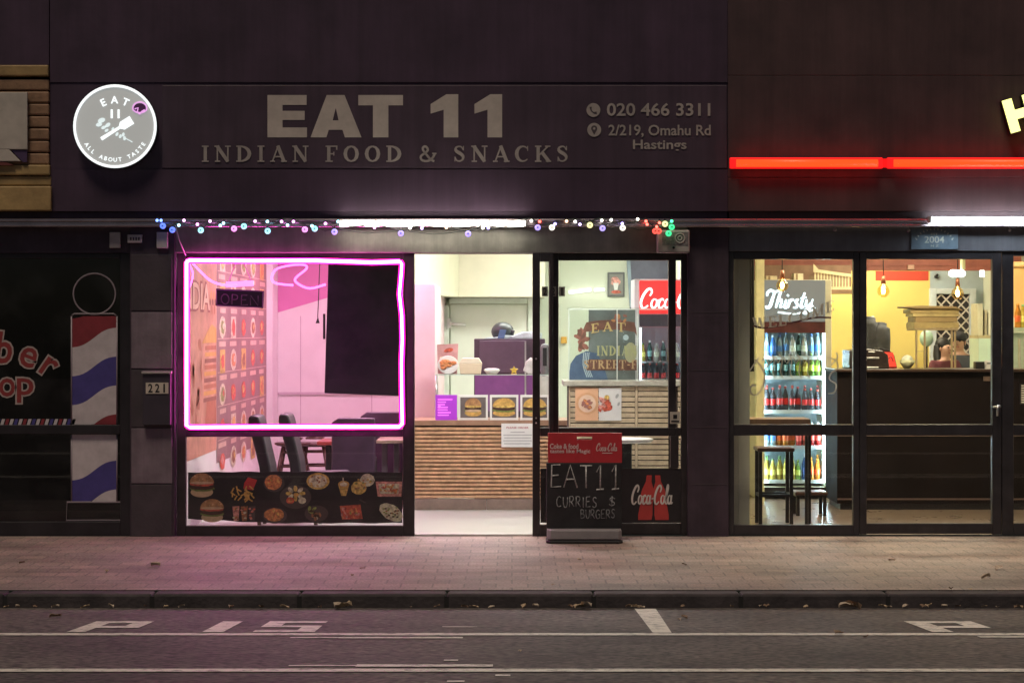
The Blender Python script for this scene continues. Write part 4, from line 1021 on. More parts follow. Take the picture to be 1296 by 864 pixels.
for r_ in range(7):
    zl = 1.93 + .155*1.0 - .30*r_ + .30*1
    b = MB(); b.M = WALL; b2 = MB(); b2.M = WALL
    b2.rect(2.05, 5.6, zl+.045, zl+.052, -.002, 0)
    for c_ in range(5):
        x = 2.36 + .72*c_
        b2.rect(x-rnd.uniform(.14,.27), x+rnd.uniform(.14,.27), zl-.022, zl+.022, -.002, 0)
        k = rnd.randrange(4); zc = zl-.15
        if k == 0: b.rect(x-.17, x+.17, zc-.10, zc+.10, -.002, 1); b.ell(x, zc, .12, .075, -.004, rnd.choice((0,2,3,4)), 12, jit=.15)
        elif k == 1: b.ell(x, zc, .20, .10, -.002, 1, 18); b.ell(x, zc, .13, .065, -.004, rnd.choice((2,5,0)), 12, jit=.15); b.ell(x+.03, zc+.01, .05, .03, -.006, rnd.choice((1,4,3)), 9, jit=.2)
        elif k == 2: b.ell(x, zc, .16, .08, -.002, rnd.choice((0,3,6)), 14, jit=.1); b.ell(x-.03, zc+.01, .08, .04, -.004, rnd.choice((4,6,0)), 9, jit=.2)
        else: b.rect(x-.16, x+.16, zc-.11, zc+.10, -.002, 4); b.ell(x, zc-.01, .10, .07, -.004, rnd.choice((0,2,3)), 12, jit=.2)
    b2.build("captions", m_mlab, mn); b.build("dishes", food_c, mn)

# ---- black food banner along the foot of the window
fb = thing("food_banner", "black banner with rows of pictured dishes inside lower window", "banner")
by = .075
BS = 1.0
def bx(px): return X(px,by)
def bz(py): return Z(py,by)
b = MB(); n = 24
tp = [(bx(238+(509-238)*i/n), bz(597.3 - 1.0*math.sin(i/n*3.1)*.8 + .5*math.sin(i*1.7))) for i in range(n+1)]
bt_ = [(bx(238+(509-238)*i/n), bz(656 + 5.5*min(1,i/9) + .6*math.sin(i*1.3))) for i in range(n+1)]
b.prism(tp + bt_[::-1], by, by+.004); b.build("sheet", mat("banner_black", (.020,.014,.018), .4, var=.3, scale=6), fb)
m_bun = mat("bun", (.40,.21,.09), .5, var=.5, scale=30); m_bun2 = mat("bun_pale", (.60,.42,.26), .5, var=.15, scale=30); m_patty = mat("patty", (.06,.025,.015), .6, var=.4, scale=60)
m_let_g = mat("lettuce", (.16,.22,.05), .5, var=.4, scale=50); m_chip = mat("chip_gold", (.60,.36,.10), .5, var=.3, scale=40); m_plate = mat("dark_plate", (.075,.055,.055), .3); m_redc = mat("carton_red", (.52,.05,.05), .45)
FM = [m_bun, m_bun2, m_patty, m_let_g, m_chip, m_plate, m_redc] + food_c      # 7.. = food_c
y1, y2, y3, y4 = by-.001, by-.0022, by-.0034, by-.0046
s_ = (CAM_D+by)/F
def E(b, px, py, rx, ry, y, m, n=18, rot=0, jit=0, a0=0, a1=360): b.ell(bx(px), bz(py), rx*s_, ry*s_, y, m, n, rot, a0, a1, jit)
def burger(b, px, py, w, h):
    E(b, px, py+h*.28, w*.46, h*.22, y1, 1, 20); E(b, px, py+h*.12, w*.52, h*.13, y2, 3, 22, 0, .08); E(b, px, py+h*.05, w*.5, h*.13, y3, 2, 20, 0, .06); E(b, px, py-h*.06, w*.5, h*.09, y3-.0006, 10, 18, 0, .1)
    E(b, px, py-h*.10, w*.5, h*.42, y4, 0, 24, 0, 0, 0, 180); E(b, px, py-h*.11, w*.48, h*.06, y4-.0006, 1, 18)
    for k in range(7): E(b, px+w*.38*math.cos(k*2.4), py-h*.3-h*.1*math.sin(k*1.7), .6, .45, y4-.0012, 8, 6)
dish_list = []
def dish(fn): 
    b = MB(); fn(b); b.build("pictured_dish", FM, fb)
dish(lambda b: burger(b, 255.5, 614, 31, 30)); dish(lambda b: burger(b, 268.5, 646, 30, 29))
def fries(b):
    b.flat([(bx(309),bz(611)),(bx(314),bz(603.5)),(bx(325.5),bz(607)),(bx(320),bz(620)),(bx(308),bz(618))], y2, 6)
    for k in range(26):
        a = rnd.uniform(.3,2.6); px, py = rnd.uniform(294,321), rnd.uniform(617,633)
        b.ribbon([(bx(px-4*math.cos(a)),bz(py-3*math.sin(a))),(bx(px+4*math.cos(a)),bz(py+3*math.sin(a)))], 1.7*s_, y3, .0004, 4)
dish(fries)
def curry(px, py, rx, ry, mc, plate=True):
    def f(b):
        if plate: E(b, px+1, py+1, rx*1.22, ry*1.2, y1, 5, 22)
        E(b, px, py, rx, ry, y2, mc, 20, 0, .04)
        for k in range(9): E(b, px+rnd.uniform(-.6,.6)*rx, py+rnd.uniform(-.6,.6)*ry, rnd.uniform(1,2.6), rnd.uniform(.8,1.6), y3-.0001*k, rnd.choice((7,10,11,mc)), 8, rnd.random()*3, .2)
    dish(f)
curry(346,610,11,9.5,7); curry(347,651,12.5,8.5,7)
def salad(b):
    E(b, 374, 628.5, 20, 15, y1, 5, 26)
    for a in range(0,360,45): E(b, 374+8.5*math.cos(R(a)), 624+6*math.sin(R(a)), 4.2, 2.4, y2-.0001*(a/45), 8 if a % 90 else 11, 10, -R(a), .1)
    E(b, 367.5, 633, 5.2, 4.2, y3, 10, 12); E(b, 367.5, 633, 3, 2.4, y4, 7, 10); E(b, 382.5, 633, 5, 4.2, y3, 8, 12); E(b, 375, 625.5, 3.5, 2.4, y4, 4, 10)
dish(salad)
def wraps(b):
    for k, (px, mc) in enumerate(((298.5,13),(309,9),(319,12))):
        b.flat([(bx(px-4.2),bz(640.5)),(bx(px+4.6),bz(640)),(bx(px+3.4),bz(658.5)),(bx(px-2.6),bz(659))], y1, mc if k<2 else 5)
        for j in range(7): E(b, px+rnd.uniform(-3,3), rnd.uniform(642,657), 1.8, 1.2, y2-.0001*j, rnd.choice((7,8,10,9,13)), 7, 0, .3)
dish(wraps)
def pizza(b):
    E(b, 402.5, 608.5, 14.5, 10.5, y1, 11, 24); E(b, 402.5, 608.5, 11.5, 8, y2, 8, 20, 0, .05)
    for k in range(14): E(b, 402.5+rnd.uniform(-9,9), 608.5+rnd.uniform(-6,6), 1.8, 1.1, y3-.0001*k, rnd.choice((11,9,8,4)), 7, rnd.random()*3, .2)
dish(pizza)
def samosa(b):
    E(b, 400.5, 649.5, 15, 10.5, y1, 5, 24)
    for k in range(16): E(b, 400.5+rnd.uniform(-10,10), 649.5+rnd.uniform(-7,7), 3.2, 1.8, y2-.0001*k, rnd.choice((9,2,5,12,8)), 8, rnd.random()*3, .2)
dish(samosa)
def drink(b):
    b.flat([(bx(428),bz(613)),(bx(442),bz(613)),(bx(438),bz(627)),(bx(432),bz(627))], y1, 11); E(b, 435, 612.5, 7.2, 4.5, y2, 4, 16); E(b, 435, 612.5, 5, 2.8, y3, 8, 12); b.ribbon([(bx(434.5),bz(609)),(bx(434.3),bz(604))], 1.5*s_, y4, .0004, 8)
dish(drink)
def naan(b):
    E(b, 465, 607, 9, 8, y1, 8, 20, 0, .06); E(b, 454, 617, 9.5, 8.5, y2, 11, 20, 0, .06)
    for k in range(16): E(b, 459.5+rnd.uniform(-11,11), 612+rnd.uniform(-6,6)-(0), 1.6, 1.2, y3-.0001*k, rnd.choice((9,4,12)), 7)
dish(naan)
def tray(b):
    b.flat([(bx(475.5),bz(609)),(bx(509),bz(609)),(bx(508),bz(628)),(bx(478),bz(628))], y1, 13); b.flat([(bx(479),bz(612)),(bx(505.5),bz(612)),(bx(504),bz(624.5)),(bx(481),bz(624.5))], y2, 8)
    for k in range(24): E(b, 492+rnd.uniform(-11,11), 618+rnd.uniform(-5,5), 2.2, 1.2, y3-.0001*k, rnd.choice((7,10,13,4)), 7, rnd.random()*3, .2)
dish(tray)
def box_red(b):
    b.flat([(bx(430),bz(640)),(bx(456),bz(638)),(bx(459),bz(656)),(bx(433),bz(657))], y1, 10)
    for k in range(26): E(b, 444+rnd.uniform(-12,12), 648+rnd.uniform(-7,7), 2.4, 1.2, y2-.0001*k, rnd.choice((7,10,13,12)), 7, rnd.random()*3, .2)
    b.ribbon([(bx(455),bz(632)),(bx(463),bz(636))], 1.6*s_, y2, .0004, 5)
dish(box_red)
def dosa(b):
    E(b, 495, 648, 16.5, 9.5, y1, 8, 22, -.55, .04)
    for k in range(24): E(b, 495+rnd.uniform(-10,10), 648+rnd.uniform(-6,6), 1.5, 1.1, y2-.0001*k, rnd.choice((2,9,12)), 7)
dish(dosa)

# ============================================================ DINING ROOM FURNITURE
def hchair(px, ptop, y, face, label):
    """high backed upholstered chair seen from the side; face=+1 looks to the right"""
    t = thing("dining_chair", label, "chair", "high backed chairs in the dining room")
    x = X(px, y); zt = Z(ptop, y); w = .42
    prof = [(-.055,zt-.008),(-.04,zt),(.022,zt-.004),(.04,zt-.05),(.125,.50),(.14,.34),(.05,.34),(.03,.50),(-.058,zt-.06)]
    b = MB(); b.prism([(x+face*a, c) for a, c in prof], y, y+w); b.build("backrest", m_dark_up, t, bevel=.02)
    b = MB(); b.prism([(x+face*a, c) for a, c in ((.141,.32),(.50,.325),(.53,.37),(.50,.41),(.135,.40))], y+.005, y+w-.005); b.build("seat", m_dark_up, t, bevel=.02)
    for dx in (.02, .48):
        for dy in (.03, w-.03):
            b = MB(); b.tube([(x+face*dx,y+dy,.40),(x+face*(dx+.01),y+dy,.004)], [.024,.017], 6); b.build("leg", m_wood_d, t)
hchair(323, 526, .62, 1, "dark high backed chair nearest the menu wall behind neon window")
hchair(361, 524, 1.25, 1, "second dark high backed chair, in front of the wooden stools")
def stool(cx, y, z, label):
    t = thing("wooden_stool", label, "stool", "round wooden stools by the back wall")
    b = MB(); b.lathe([(.16,-.035),(.19,-.02),(.19,-.005),(.17,0)], (cx,y,z), 18); b.build("seat", m_wood_d, t)
    for k in range(4):
        a = R(45+90*k); b = MB(); b.tube([(cx+.13*math.cos(a),y+.13*math.sin(a),z-.03),(cx+.24*math.cos(a),y+.24*math.sin(a),.004)], [.017,.02], 7); b.build("leg", m_wood_d, t)
    for zz in (.22,.36,.5):
        r_ = .13+.11*(z-zz)/z; b = MB()
        P_ = [(cx+r_*math.cos(R(45+90*k)),y+r_*math.sin(R(45+90*k)),zz) for k in range(4)]
        for k in range(4): b.bar(P_[k], P_[(k+1)%4], .011, 6)
        b.build("rung", m_wood_d, t)
stool(X(371,5.0), 5.0, Z(559.5,5.0), "dark wooden stool partly behind the second high backed chair")
stool(X(399,5.15), 5.15, Z(560,5.15), "dark wooden stool standing between chair and red edged table")
tb = thing("cafe_table", "small red edged table on a dark central post by bench", "table")
ty_ = 3.6
b = MB(); b.box(X(401,ty_), X(401,ty_)+.6, ty_, ty_+.6, Z(563,ty_), Z(558.5,ty_)); b.build("tabletop", mat("red_brown_laminate", (.30,.05,.04), .35, var=.15), tb, bevel=.006)
b = MB(); b.pbox(412,419.5,563.1,640,ty_+.25,ty_+.31); b.build("post", m_black, tb, bevel=.01)
b = MB(); b.lathe([(.22,0),(.22,.02),(.06,.04)], (X(416,ty_+.28), ty_+.28, .004), 18); b.build("base", m_black, tb)
def booth(px0, px1, ptop, y, label):
    t = thing("booth_bench", label, "bench", "dark booth benches behind neon window")
    b = MB(); x0_, x1_ = X(px0,y), X(px1,y); zt = Z(ptop,y)
    b.prism([(x0_,.004),(x1_,.004),(x1_,zt-.004),(x1_-.05,zt),(x0_+.06,zt),(x0_,zt-.04)], y, y+.12); b.build("backrest", mat("violet_black_upholstery", (.055,.025,.055), .45, var=.3, scale=6), t, bevel=.012)
    b = MB(); b.box(x0_+.01, x1_-.01, y+.121, y+.55, .1, .46); b.build("seat", m_dark_up, t, bevel=.02)
booth(419.5, 474, 529, 2.2, "tall dark violet booth bench back beside red edged table")
booth(456, 516, 521.5, 3.4, "dark booth bench back standing farther behind near black screen")
tb = thing("booth_table", "pale topped table half hidden behind dark violet booth bench", "table")
ty_ = 2.7
b = MB(); b.box(X(476,ty_), X(509,ty_)+.1, ty_, ty_+.6, Z(561,ty_), Z(556.5,ty_)); b.build("tabletop", mat("tan_laminate", (.46,.33,.26), .35), tb, bevel=.006)
for px in (483, 498):
    b = MB(); b.pbox(px,px+7,561.1,640,ty_+.2,ty_+.26); b.build("leg", mat("grey_steel_leg", (.16,.15,.17), .4), tb, bevel=.006)

# ============================================================ FOOD COUNTER
ct = thing("food_counter", "low slatted timber counter with brown kick board facing doorway", "counter")
cy = 2.3
cx0, cx1 = X(515,cy), X(723,cy)
b = MB(); b.box(cx0, cx1, cy+.022, cy+.6, Z(628,cy), Z(533,cy)); b.build("carcass", m_timber_d, ct)
b = MB(); z0_, z1_ = Z(630,cy), Z(539,cy); n = 18; p_ = (z1_-z0_)/n
for i in range(n): b.box(cx0, cx1, cy, cy+.021, z0_+i*p_, z0_+i*p_+p_*.70)
b.build("slats", m_timber, ct, bevel=.002)
b = MB(); b.box(cx0, cx1, cy-.012, cy+.62, Z(538.3,cy), Z(531.5,cy)); b.build("worktop", mat("counter_edge", (.34,.20,.13), .4, var=.2), ct, bevel=.004)
b = MB(); b.box(cx0, X(616,cy)-.002, cy+.004, cy+.03, .0045, Z(631,cy)); b.box(X(616,cy)+.002, cx1, cy+.004, cy+.03, .0045, Z(631,cy)); b.build("kick_board", mat("brown_kick_board", (.27,.19,.16), .5, var=.2), ct)
ntc = thing("paper_notice", "white paper notice with red heading taped on slatted counter", "notice")
b = MB(); b.rect(X(634.5,cy), X(676,cy), Z(565.5,cy), Z(535.5,cy), cy-.016); b.build("sheet", m_paper, ntc)
b = MB(); b.box(X(640,cy), X(672,cy), cy-.0165, cy-.013, Z(565,cy), Z(536.5,cy)); b.build("backing", m_paper, ntc)
b = MB(); text(b, "PLEASE ORDER", X(641,cy), X(669,cy), Z(542,cy), Z(539.6,cy), cy-.018, 0, .02)
for k, (a, c) in enumerate(((646,664),(637,673),(638,672),(637,673),(638,671))): b.rect(X(a,cy), X(c,cy), Z(546+3.6*k+1.1,cy), Z(546+3.6*k,cy), cy-.018, 1)
b.build("print", [mat("notice_red", (.45,.10,.12), .6), mat("notice_grey", (.45,.44,.46), .6)], ntc)
# placards standing on the counter front
PYC = cy + .02
zb_ = Z(531.5,cy)
def placard(px0, px1, label, kind):
    t = thing("food_placard", label, "placard", "picture placards along the counter")
    x0_, x1_ = X(px0,PYC), X(px1,PYC); zt = Z(499.5,PYC)
    b = MB(); b.box(x0_, x1_, PYC, PYC+.012, zb_+.0005, zt); b.build("panel", m_paper if kind else em("violet_screen", (.42,.05,.60), .45), t, bevel=.002)
    b = MB(); ya = PYC-.001; g = 2.6
    global by
    by = PYC; 
    if kind:
        b.rect(X(px0+g,ya), X(px1-g,ya), Z(528.5,ya), Z(502.5,ya), ya, 14); px = (px0+px1)/2
        w_, h_ = (px1-px0)*(.62 if kind == 1 else .86), 27
        sc = (CAM_D+ya)/F
        def EE(cx, cyy, rx, ry, y, m, a0=0, a1=360, j=0): b.ell(X(cx,ya), Z(cyy,ya), rx*sc, ry*sc, y, m, 20, 0, a0, a1, j)
        EE(px, 522.5, w_*.46, 4.2, ya-.001, 4); EE(px, 518.6, w_*.48, 3.0, ya-.002, 3, j=.08); EE(px, 516.6, w_*.46, 3.0, ya-.003, 2, j=.05); EE(px, 513.6, w_*.48, 2.2, ya-.004, 11, j=.1)
        EE(px, 513, w_*.45, 9.5, ya-.005, 4 if kind == 2 else 0, 0, 180)
        if kind == 1: EE(px, 519.5, w_*.44, 1.6, ya-.006, 1)
    else:
        for k in range(7): b.rect(X(px0+3,ya), X(px0+3+rnd.uniform(9,19),ya), Z(506+3.3*k,ya), Z(504.6+3.3*k,ya), ya, 15)
        b.ell(X(px0+5,ya), Z(514.5,ya), .012, .012, ya-.001, 15)
    b.build("picture", FM + [mat("placard_grey", (.16,.13,.13), .5, var=.2), em("magenta_print", (1.0,.18,.85), .9)], t)
placard(551, 578.5, "glowing violet menu panel at left end of the counter", 0)
placard(580, 617.5, "placard with tall double burger picture beside violet panel", 1)
placard(620, 656, "placard with wide golden burger picture, second in row", 2)
placard(658.5, 695, "placard with golden burger picture partly behind the door edge", 2)
# glass shelf on the counter with things on it
gs = thing("glass_shelf", "clear glass shelf with thin posts standing on food counter", "shelf")
gy = cy + .05; zg = Z(473.5,gy)
b = MB(); b.box(X(550.8,gy), X(700,gy), gy, gy+.30, zg-.010, zg); b.build("pane", glass_mat("shelf_glass", tint=(.93,.97,.95), base=.06), gs)
b = MB(); b.box(X(550.8,gy), X(700,gy), gy-.004, gy-.0005, zg-.008, zg-.002); b.build("edge", mat("glass_edge", (.60,.68,.64), .2), gs)
for px in (552, 698):
    for dy in (.02, .27): 
        b = MB(); b.bar((X(px,gy),gy+dy,zb_+.0005), (X(px,gy),gy+dy,zg-.0105), .008); b.build("post", m_metal, gs)
mc_ = thing("menu_card", "pink menu card with fried food picture on glass shelf", "card")
b = MB(); b.prism([(X(553.5,gy),zg+.001),(X(578,gy),zg+.001),(X(579.5,gy),Z(435,gy)),(X(552.5,gy),Z(436,gy))], gy+.12, gy+.126); b.build("card", mat("pink_card", (.62,.33,.33), .5, var=.2), mc_)
b = MB(); yy2 = gy+.118
b.ell(X(568,yy2),Z(443,yy2),.045,.018,yy2,0,14,.2,jit=.1); b.ell(X(560,yy2),Z(453,yy2),.03,.016,yy2-.001,1,14,.2); b.build("picture", [food_c[3], food_c[1]], mc_)
pt = thing("food_plate", "white oval plate of golden fried food propped on shelf", "plate")
b = MB(); yy3 = gy+.085
cyl = [(X(567,yy3)+.094*math.cos(R(a)), Z(461.5,yy3)+.083*math.sin(R(a))) for a in range(0,360,15)]
b.prism(cyl, yy3, yy3+.015); b.build("plate", m_paper, pt, bevel=.004)
b = MB()
for k in range(14): b.sphere((X(567,yy3)+rnd.uniform(-.05,.05), yy3-.006, Z(461.5,yy3)+rnd.uniform(-.035,.035)), .022, 0, (1.3,.5,.8), 8, 5)
b.build("food", food_c[0], pt)
bxx = thing("takeaway_box", "cream takeaway box with sloped lid on glass shelf", "box")
b = MB(); x0_, x1_ = X(581,gy+.06), X(610,gy+.06); zm = Z(460,gy+.06)
b.prism([(x0_+.012,zg+.001),(x1_-.012,zg+.001),(x1_,zm),(x0_,zm)], gy+.06, gy+.22); b.build("base", mat("cream_card", (.70,.58,.42), .6, var=.05), bxx, bevel=.004)
b = MB(); b.prism([(x0_-.002,zm+.001),(x1_+.002,zm+.001),(x1_-.03,Z(453,gy+.06)),(x0_+.03,Z(453,gy+.06))], gy+.058, gy+.222); b.build("lid", mat("cream_card_lid", (.74,.66,.52), .6, var=.05), bxx, bevel=.006)
bw = MB(); bw.lathe([(.045,0),(.075,.035),(.062,.045),(.04,.05)], (X(622.5,gy+.1), gy+.12, zg+.001), 18)
tag(bw.build("foam_bowl", m_white), "white lidded foam bowl sitting on the glass shelf", "bowl")
sf = MB()
P_ = []
for k in range(10):
    r_ = .040 if k % 2 == 0 else .019; a = R(90+36*k); P_.append((X(650.5,gy+.1)+r_*math.cos(a), zg+.034+r_*math.sin(a)))
sf.prism(P_, gy+.1, gy+.13); sf.box(X(650.5,gy+.1)-.025, X(650.5,gy+.1)+.025, gy+.098, gy+.132, zg+.0005, zg+.004)
tag(sf.build("gold_star", mat("gold_star", (.66,.45,.08), .3, metal=.3), bevel=.006), "small golden star ornament standing on the glass shelf", "ornament")
sbx = MB(); sbx.prism([(X(662,gy+.1),zg+.03),(X(666,gy+.1),Z(457,gy+.1)),(X(672,gy+.1),Z(452,gy+.1)),(X(676,gy+.1),Z(455,gy+.1)),(X(676,gy+.1),zg+.001),(X(668,gy+.1),zg+.001)], gy+.1, gy+.2)
tag(sbx.build("paper_bag", mat("silver_white_bag", (.62,.58,.58), .35, var=.25, scale=14), bevel=.008), "crumpled silvery white bag on shelf beside the door edge", "bag")
# dark cabinet behind the counter with a helmet and plastic on top
cb = thing("dark_cabinet", "tall violet black cabinet standing behind the glass food shelf", "cabinet")
ky = 3.3
b = MB(); b.pbox(600,690,428.5,640,ky,ky+.5); b.build("body", mat("violet_black_panel", (.085,.055,.080), .35, var=.12), cb, bevel=.008)
b = MB(); b.pbox(601,689,474,520,ky-.012,ky-.001); b.build("lower_panel", mat("violet_lower_panel", (.22,.075,.26), .35, var=.1), cb, bevel=.003)
b = MB(); b.pbox(607,666,431,472,ky-.014,ky-.001); b.build("door_panel", mat("violet_door_panel_top", (.12,.075,.115), .3, var=.1), cb, bevel=.005)
b = MB(); b.pbox(664,666,432,500,ky-.03,ky-.0145); b.build("handle", m_metal, cb)
zc_ = Z(428.5,ky)
hm = thing("helmet", "rounded black helmet shaped object on top of violet black cabinet", "helmet")
b = MB(); hx = X(636,ky+.1); b.sphere((hx,ky+.16,zc_+.066), .108, 0, (1.0,1.0,.86), 18, 10); b.box(hx-.06,hx+.06,ky+.1,ky+.22,zc_+.0005,zc_+.03); b.build("shell", mat("helmet_black", (.02,.022,.025), .45), hm)
b = MB(); b.tube([(hx+.06,ky+.12,zc_+.085),(hx+.105,ky+.10,zc_+.07),(hx+.09,ky+.09,zc_+.03)], .014, 7); b.build("strap", m_black, hm)
bt2 = MB(); bt2.prism([(X(629.5,ky),zc_+.001),(X(638,ky),zc_+.001),(X(641,ky),Z(417.5,ky)),(X(632.5,ky),Z(417,ky))], ky+.02, ky+.028)
tag(bt2.build("tablet", mat("slate_blue_screen", (.10,.16,.30), .25), bevel=.003), "slate blue tablet leaning against black helmet on cabinet", "tablet")
bgs = MB()
ppx = [(612,428.4),(618,426.5),(625,427),(640,424),(650,424.5),(662,420),(672,419.5),(686,421),(686,428.4)]
bgs.prism([(X(a,ky),Z(c,ky)) for a, c in ppx], ky+.04, ky+.3)
tag(bgs.build("plastic_sheet", mat("pale_blue_plastic", (.55,.66,.68), .25, var=.2, scale=25, bump=.4), bevel=.01), "crumpled pale blue plastic lying along cabinet top", "plastic sheet")

# ---- taller slatted display case at the right
dc = thing("display_case", "glass display case on tall slatted base behind fixed window", "display case")
dy_ = 1.55
dx0, dx1 = X(720,dy_), X(868,dy_); zt_ = Z(487,dy_)
b = MB(); b.box(dx0, dx1, dy_+.022, dy_+.6, .0045, zt_-.01); b.build("carcass", m_timber_d, dc)
b = MB(); z0_ = .09; n = 23; p_ = (zt_-.005-z0_)/n
m_timber2 = mat("greyed_timber", (.50,.39,.27), .5, var=.2, scale=14)
for i in range(n):
    for a, c in ((722,803.5),(807.5,846),(858,868)): b.box(X(a,dy_), X(c,dy_), dy_, dy_+.021, z0_+i*p_, z0_+i*p_+p_*.80)
b.build("slats", m_timber2, dc, bevel=.002)
b = MB(); b.box(X(804,dy_), X(807,dy_), dy_-.004, dy_+.02, .05, zt_-.01); b.box(X(720,dy_), X(721.8,dy_), dy_-.004, dy_+.02, .05, zt_-.01); b.build("corner_strip", m_timber2, dc)
b = MB(); b.box(X(713,dy_), dx1, dy_-.02, dy_+.62, zt_-.009, zt_+.035); b.build("worktop", mat("grey_stone_top", (.42,.40,.34), .35, var=.2, scale=18), dc, bevel=.004)
zgt = Z(391,dy_)
g_case = glass_mat("case_glass", tint=(.94,.97,.96), base=.05)
b = MB(); b.box(X(719.5,dy_), X(849,dy_), dy_, dy_+.006, zt_+.036, zgt); b.build("front_pane", g_case, dc)
b = MB(); b.box(X(719.5,dy_), X(849,dy_), dy_, dy_+.5, zgt+.001, zgt+.009); b.build("top_pane", g_case, dc)
b = MB()
for px in (720, 781, 806.5, 848.5): b.box(X(px,dy_)-.004, X(px,dy_)+.004, dy_-.003, dy_-.0005, zt_+.036, zgt)
b.box(X(720,dy_), X(848,dy_), dy_-.006, dy_-.0035, zgt-.006, zgt+.002); b.build("edge_trim", mat("pale_glass_edge", (.60,.66,.62), .2), dc)
# printed panel inside the case
pn = thing("printed_panel", "blue and red printed panel lettered EAT in display case", "printed panel")
pyy = dy_ + .45
def pp(a, c): return (X(a,pyy), Z(c,pyy))
b = MB(); b.box(X(745,pyy), X(804,pyy), pyy, pyy+.02, zt_+.036, Z(392,pyy)); b.build("board", mat("slate_board", (.17,.19,.19), .4, var=.3, scale=5), pn)
y_ = pyy-.002
b = MB()
b.flat([pp(719,483),pp(722,460),pp(729,450),pp(742,444),pp(756,447),pp(764,462),pp(770,483)], y_, 0)
for k in range(4): b.ribbon(smooth([pp(739+2.2*k,446),pp(738+2.2*k,462),pp(743+2.2*k,477)],3), .007, y_-.001, .0005, 1)
b.flat([pp(738,431)]+[pp(742+61*t, 424-10.5*math.sin(math.pi*(.25+.5*t))+3.4) for t in [i/10 for i in range(11)]]+[pp(806,425),pp(805,416)]+[pp(803-61*t, 411.5-10.5*math.sin(math.pi*(.25+.5*(1-t)))+3.8) for t in [i/10 for i in range(11)]]+[pp(738,417)], y_-.0025, 2)
b.flat([pp(745,454.5),pp(806,455),pp(806,468.5),pp(742,468.5)], y_-.0025, 2)
for k in range(16):
    a = k*.9; b.ell(X(736,pyy)+.055*math.cos(a)*rnd.random(), Z(429,pyy)+.085*math.sin(a)*rnd.uniform(.3,1), .035, .02, y_-.003-.0003*k, 3 if k % 3 else 2, 8, a, jit=.25)
for k in range(10): b.ell(X(785+rnd.uniform(-9,9),pyy), Z(403+rnd.uniform(-4,4),pyy), .02, .012, y_-.003-.0003*k, 4 if k % 2 else 3, 8, k)
b.ell(X(792,pyy), Z(427,pyy), .025,.025, y_-.006, 1, 14); b.ell(X(798,pyy), Z(446,pyy), .055,.09, y_-.004, 5, 14)
b.build("picture", [mat("print_blue", (.09,.14,.24), .5, var=.25, scale=6), mat("print_pale", (.55,.66,.72), .5), mat("print_maroon", (.20,.085,.065), .5, var=.3, scale=12), mat("print_rust", (.34,.13,.10), .5, var=.3, scale=20), mat("print_orange", (.55,.24,.10), .5), mat("print_straw", (.50,.47,.30), .5)], pn)
m_gold = mat("print_gold", (.66,.47,.20), .5)
b = MB(); serif(b, "EAT", X(748,pyy), X(792,pyy), Z(424,pyy), Z(412.5,pyy), y_-.008, 0, gap=.3, dep=.0005, curve=lambda t: .035*math.sin(math.pi*min(1,.15+.6*t))); b.build("lettering", m_gold, pn)
b = MB(); serif(b, "INDIAN", X(755,pyy), X(806,pyy), Z(450,pyy), Z(437.5,pyy), y_-.008, 0, gap=.14, dep=.0005); b.build("lettering", mat("print_olive", (.52,.50,.26), .5), pn)
b = MB(); serif(b, "STREET-F", X(739,pyy), X(806,pyy), Z(466.5,pyy), Z(455.5,pyy), y_-.008, 0, gap=.12, dep=.0005); b.build("lettering", mat("print_amber", (.62,.40,.22), .5), pn)
fp = thing("food_poster", "peach poster of curry bowl on the display case front", "poster")
b = MB(); yq = dy_-.006; b.box(X(728,yq), X(757,yq), yq, yq+.004, Z(532,yq), Z(490.5,yq)); b.build("sheet", mat("peach_sheet", (.74,.42,.26), .5, var=.08), fp)
b = MB(); b.ell(X(743,yq), Z(510.5,yq), .094, .094, yq-.001, 0, 24); b.ell(X(743,yq), Z(510.5,yq), .075, .075, yq-.002, 1, 24)
for k in range(14): b.ell(X(743,yq)+rnd.uniform(-.04,.04), Z(510.5,yq)+rnd.uniform(-.035,.035), .02, .012, yq-.003-.0002*k, 2 if k % 3 else 3, 8, k, jit=.3)
b.build("picture", [mat("wood_plate", (.66,.36,.20), .5), mat("pale_bowl", (.74,.52,.40), .5), mat("curry_mauve", (.36,.15,.14), .5), food_c[0]], fp)
fp = thing("food_poster", "pale poster of red salad on the display case front", "poster")
b = MB(); b.box(X(758,yq), X(786.5,yq), yq, yq+.004, Z(532,yq), Z(490.5,yq)); b.build("sheet", mat("pale_grey_sheet", (.70,.68,.68), .5, var=.06), fp)
b = MB()
for k in range(22): b.ell(X(765,yq)+rnd.uniform(-.04,.05), Z(511,yq)+rnd.uniform(-.05,.05), .024, .015, yq-.001-.0002*k, 0 if k % 3 else 1, 8, k, jit=.3)
b.ell(X(768,yq), Z(502.5,yq), .022,.02, yq-.007, 2); b.ell(X(781,yq), Z(501,yq), .012,.022, yq-.002, 3, rot=-.5); b.ell(X(783,yq), Z(511,yq), .01,.018, yq-.002, 3, rot=-.4)
b.build("picture", [food_c[3], food_c[6], food_c[4], mat("sheet_grey", (.38,.38,.38), .5)], fp)

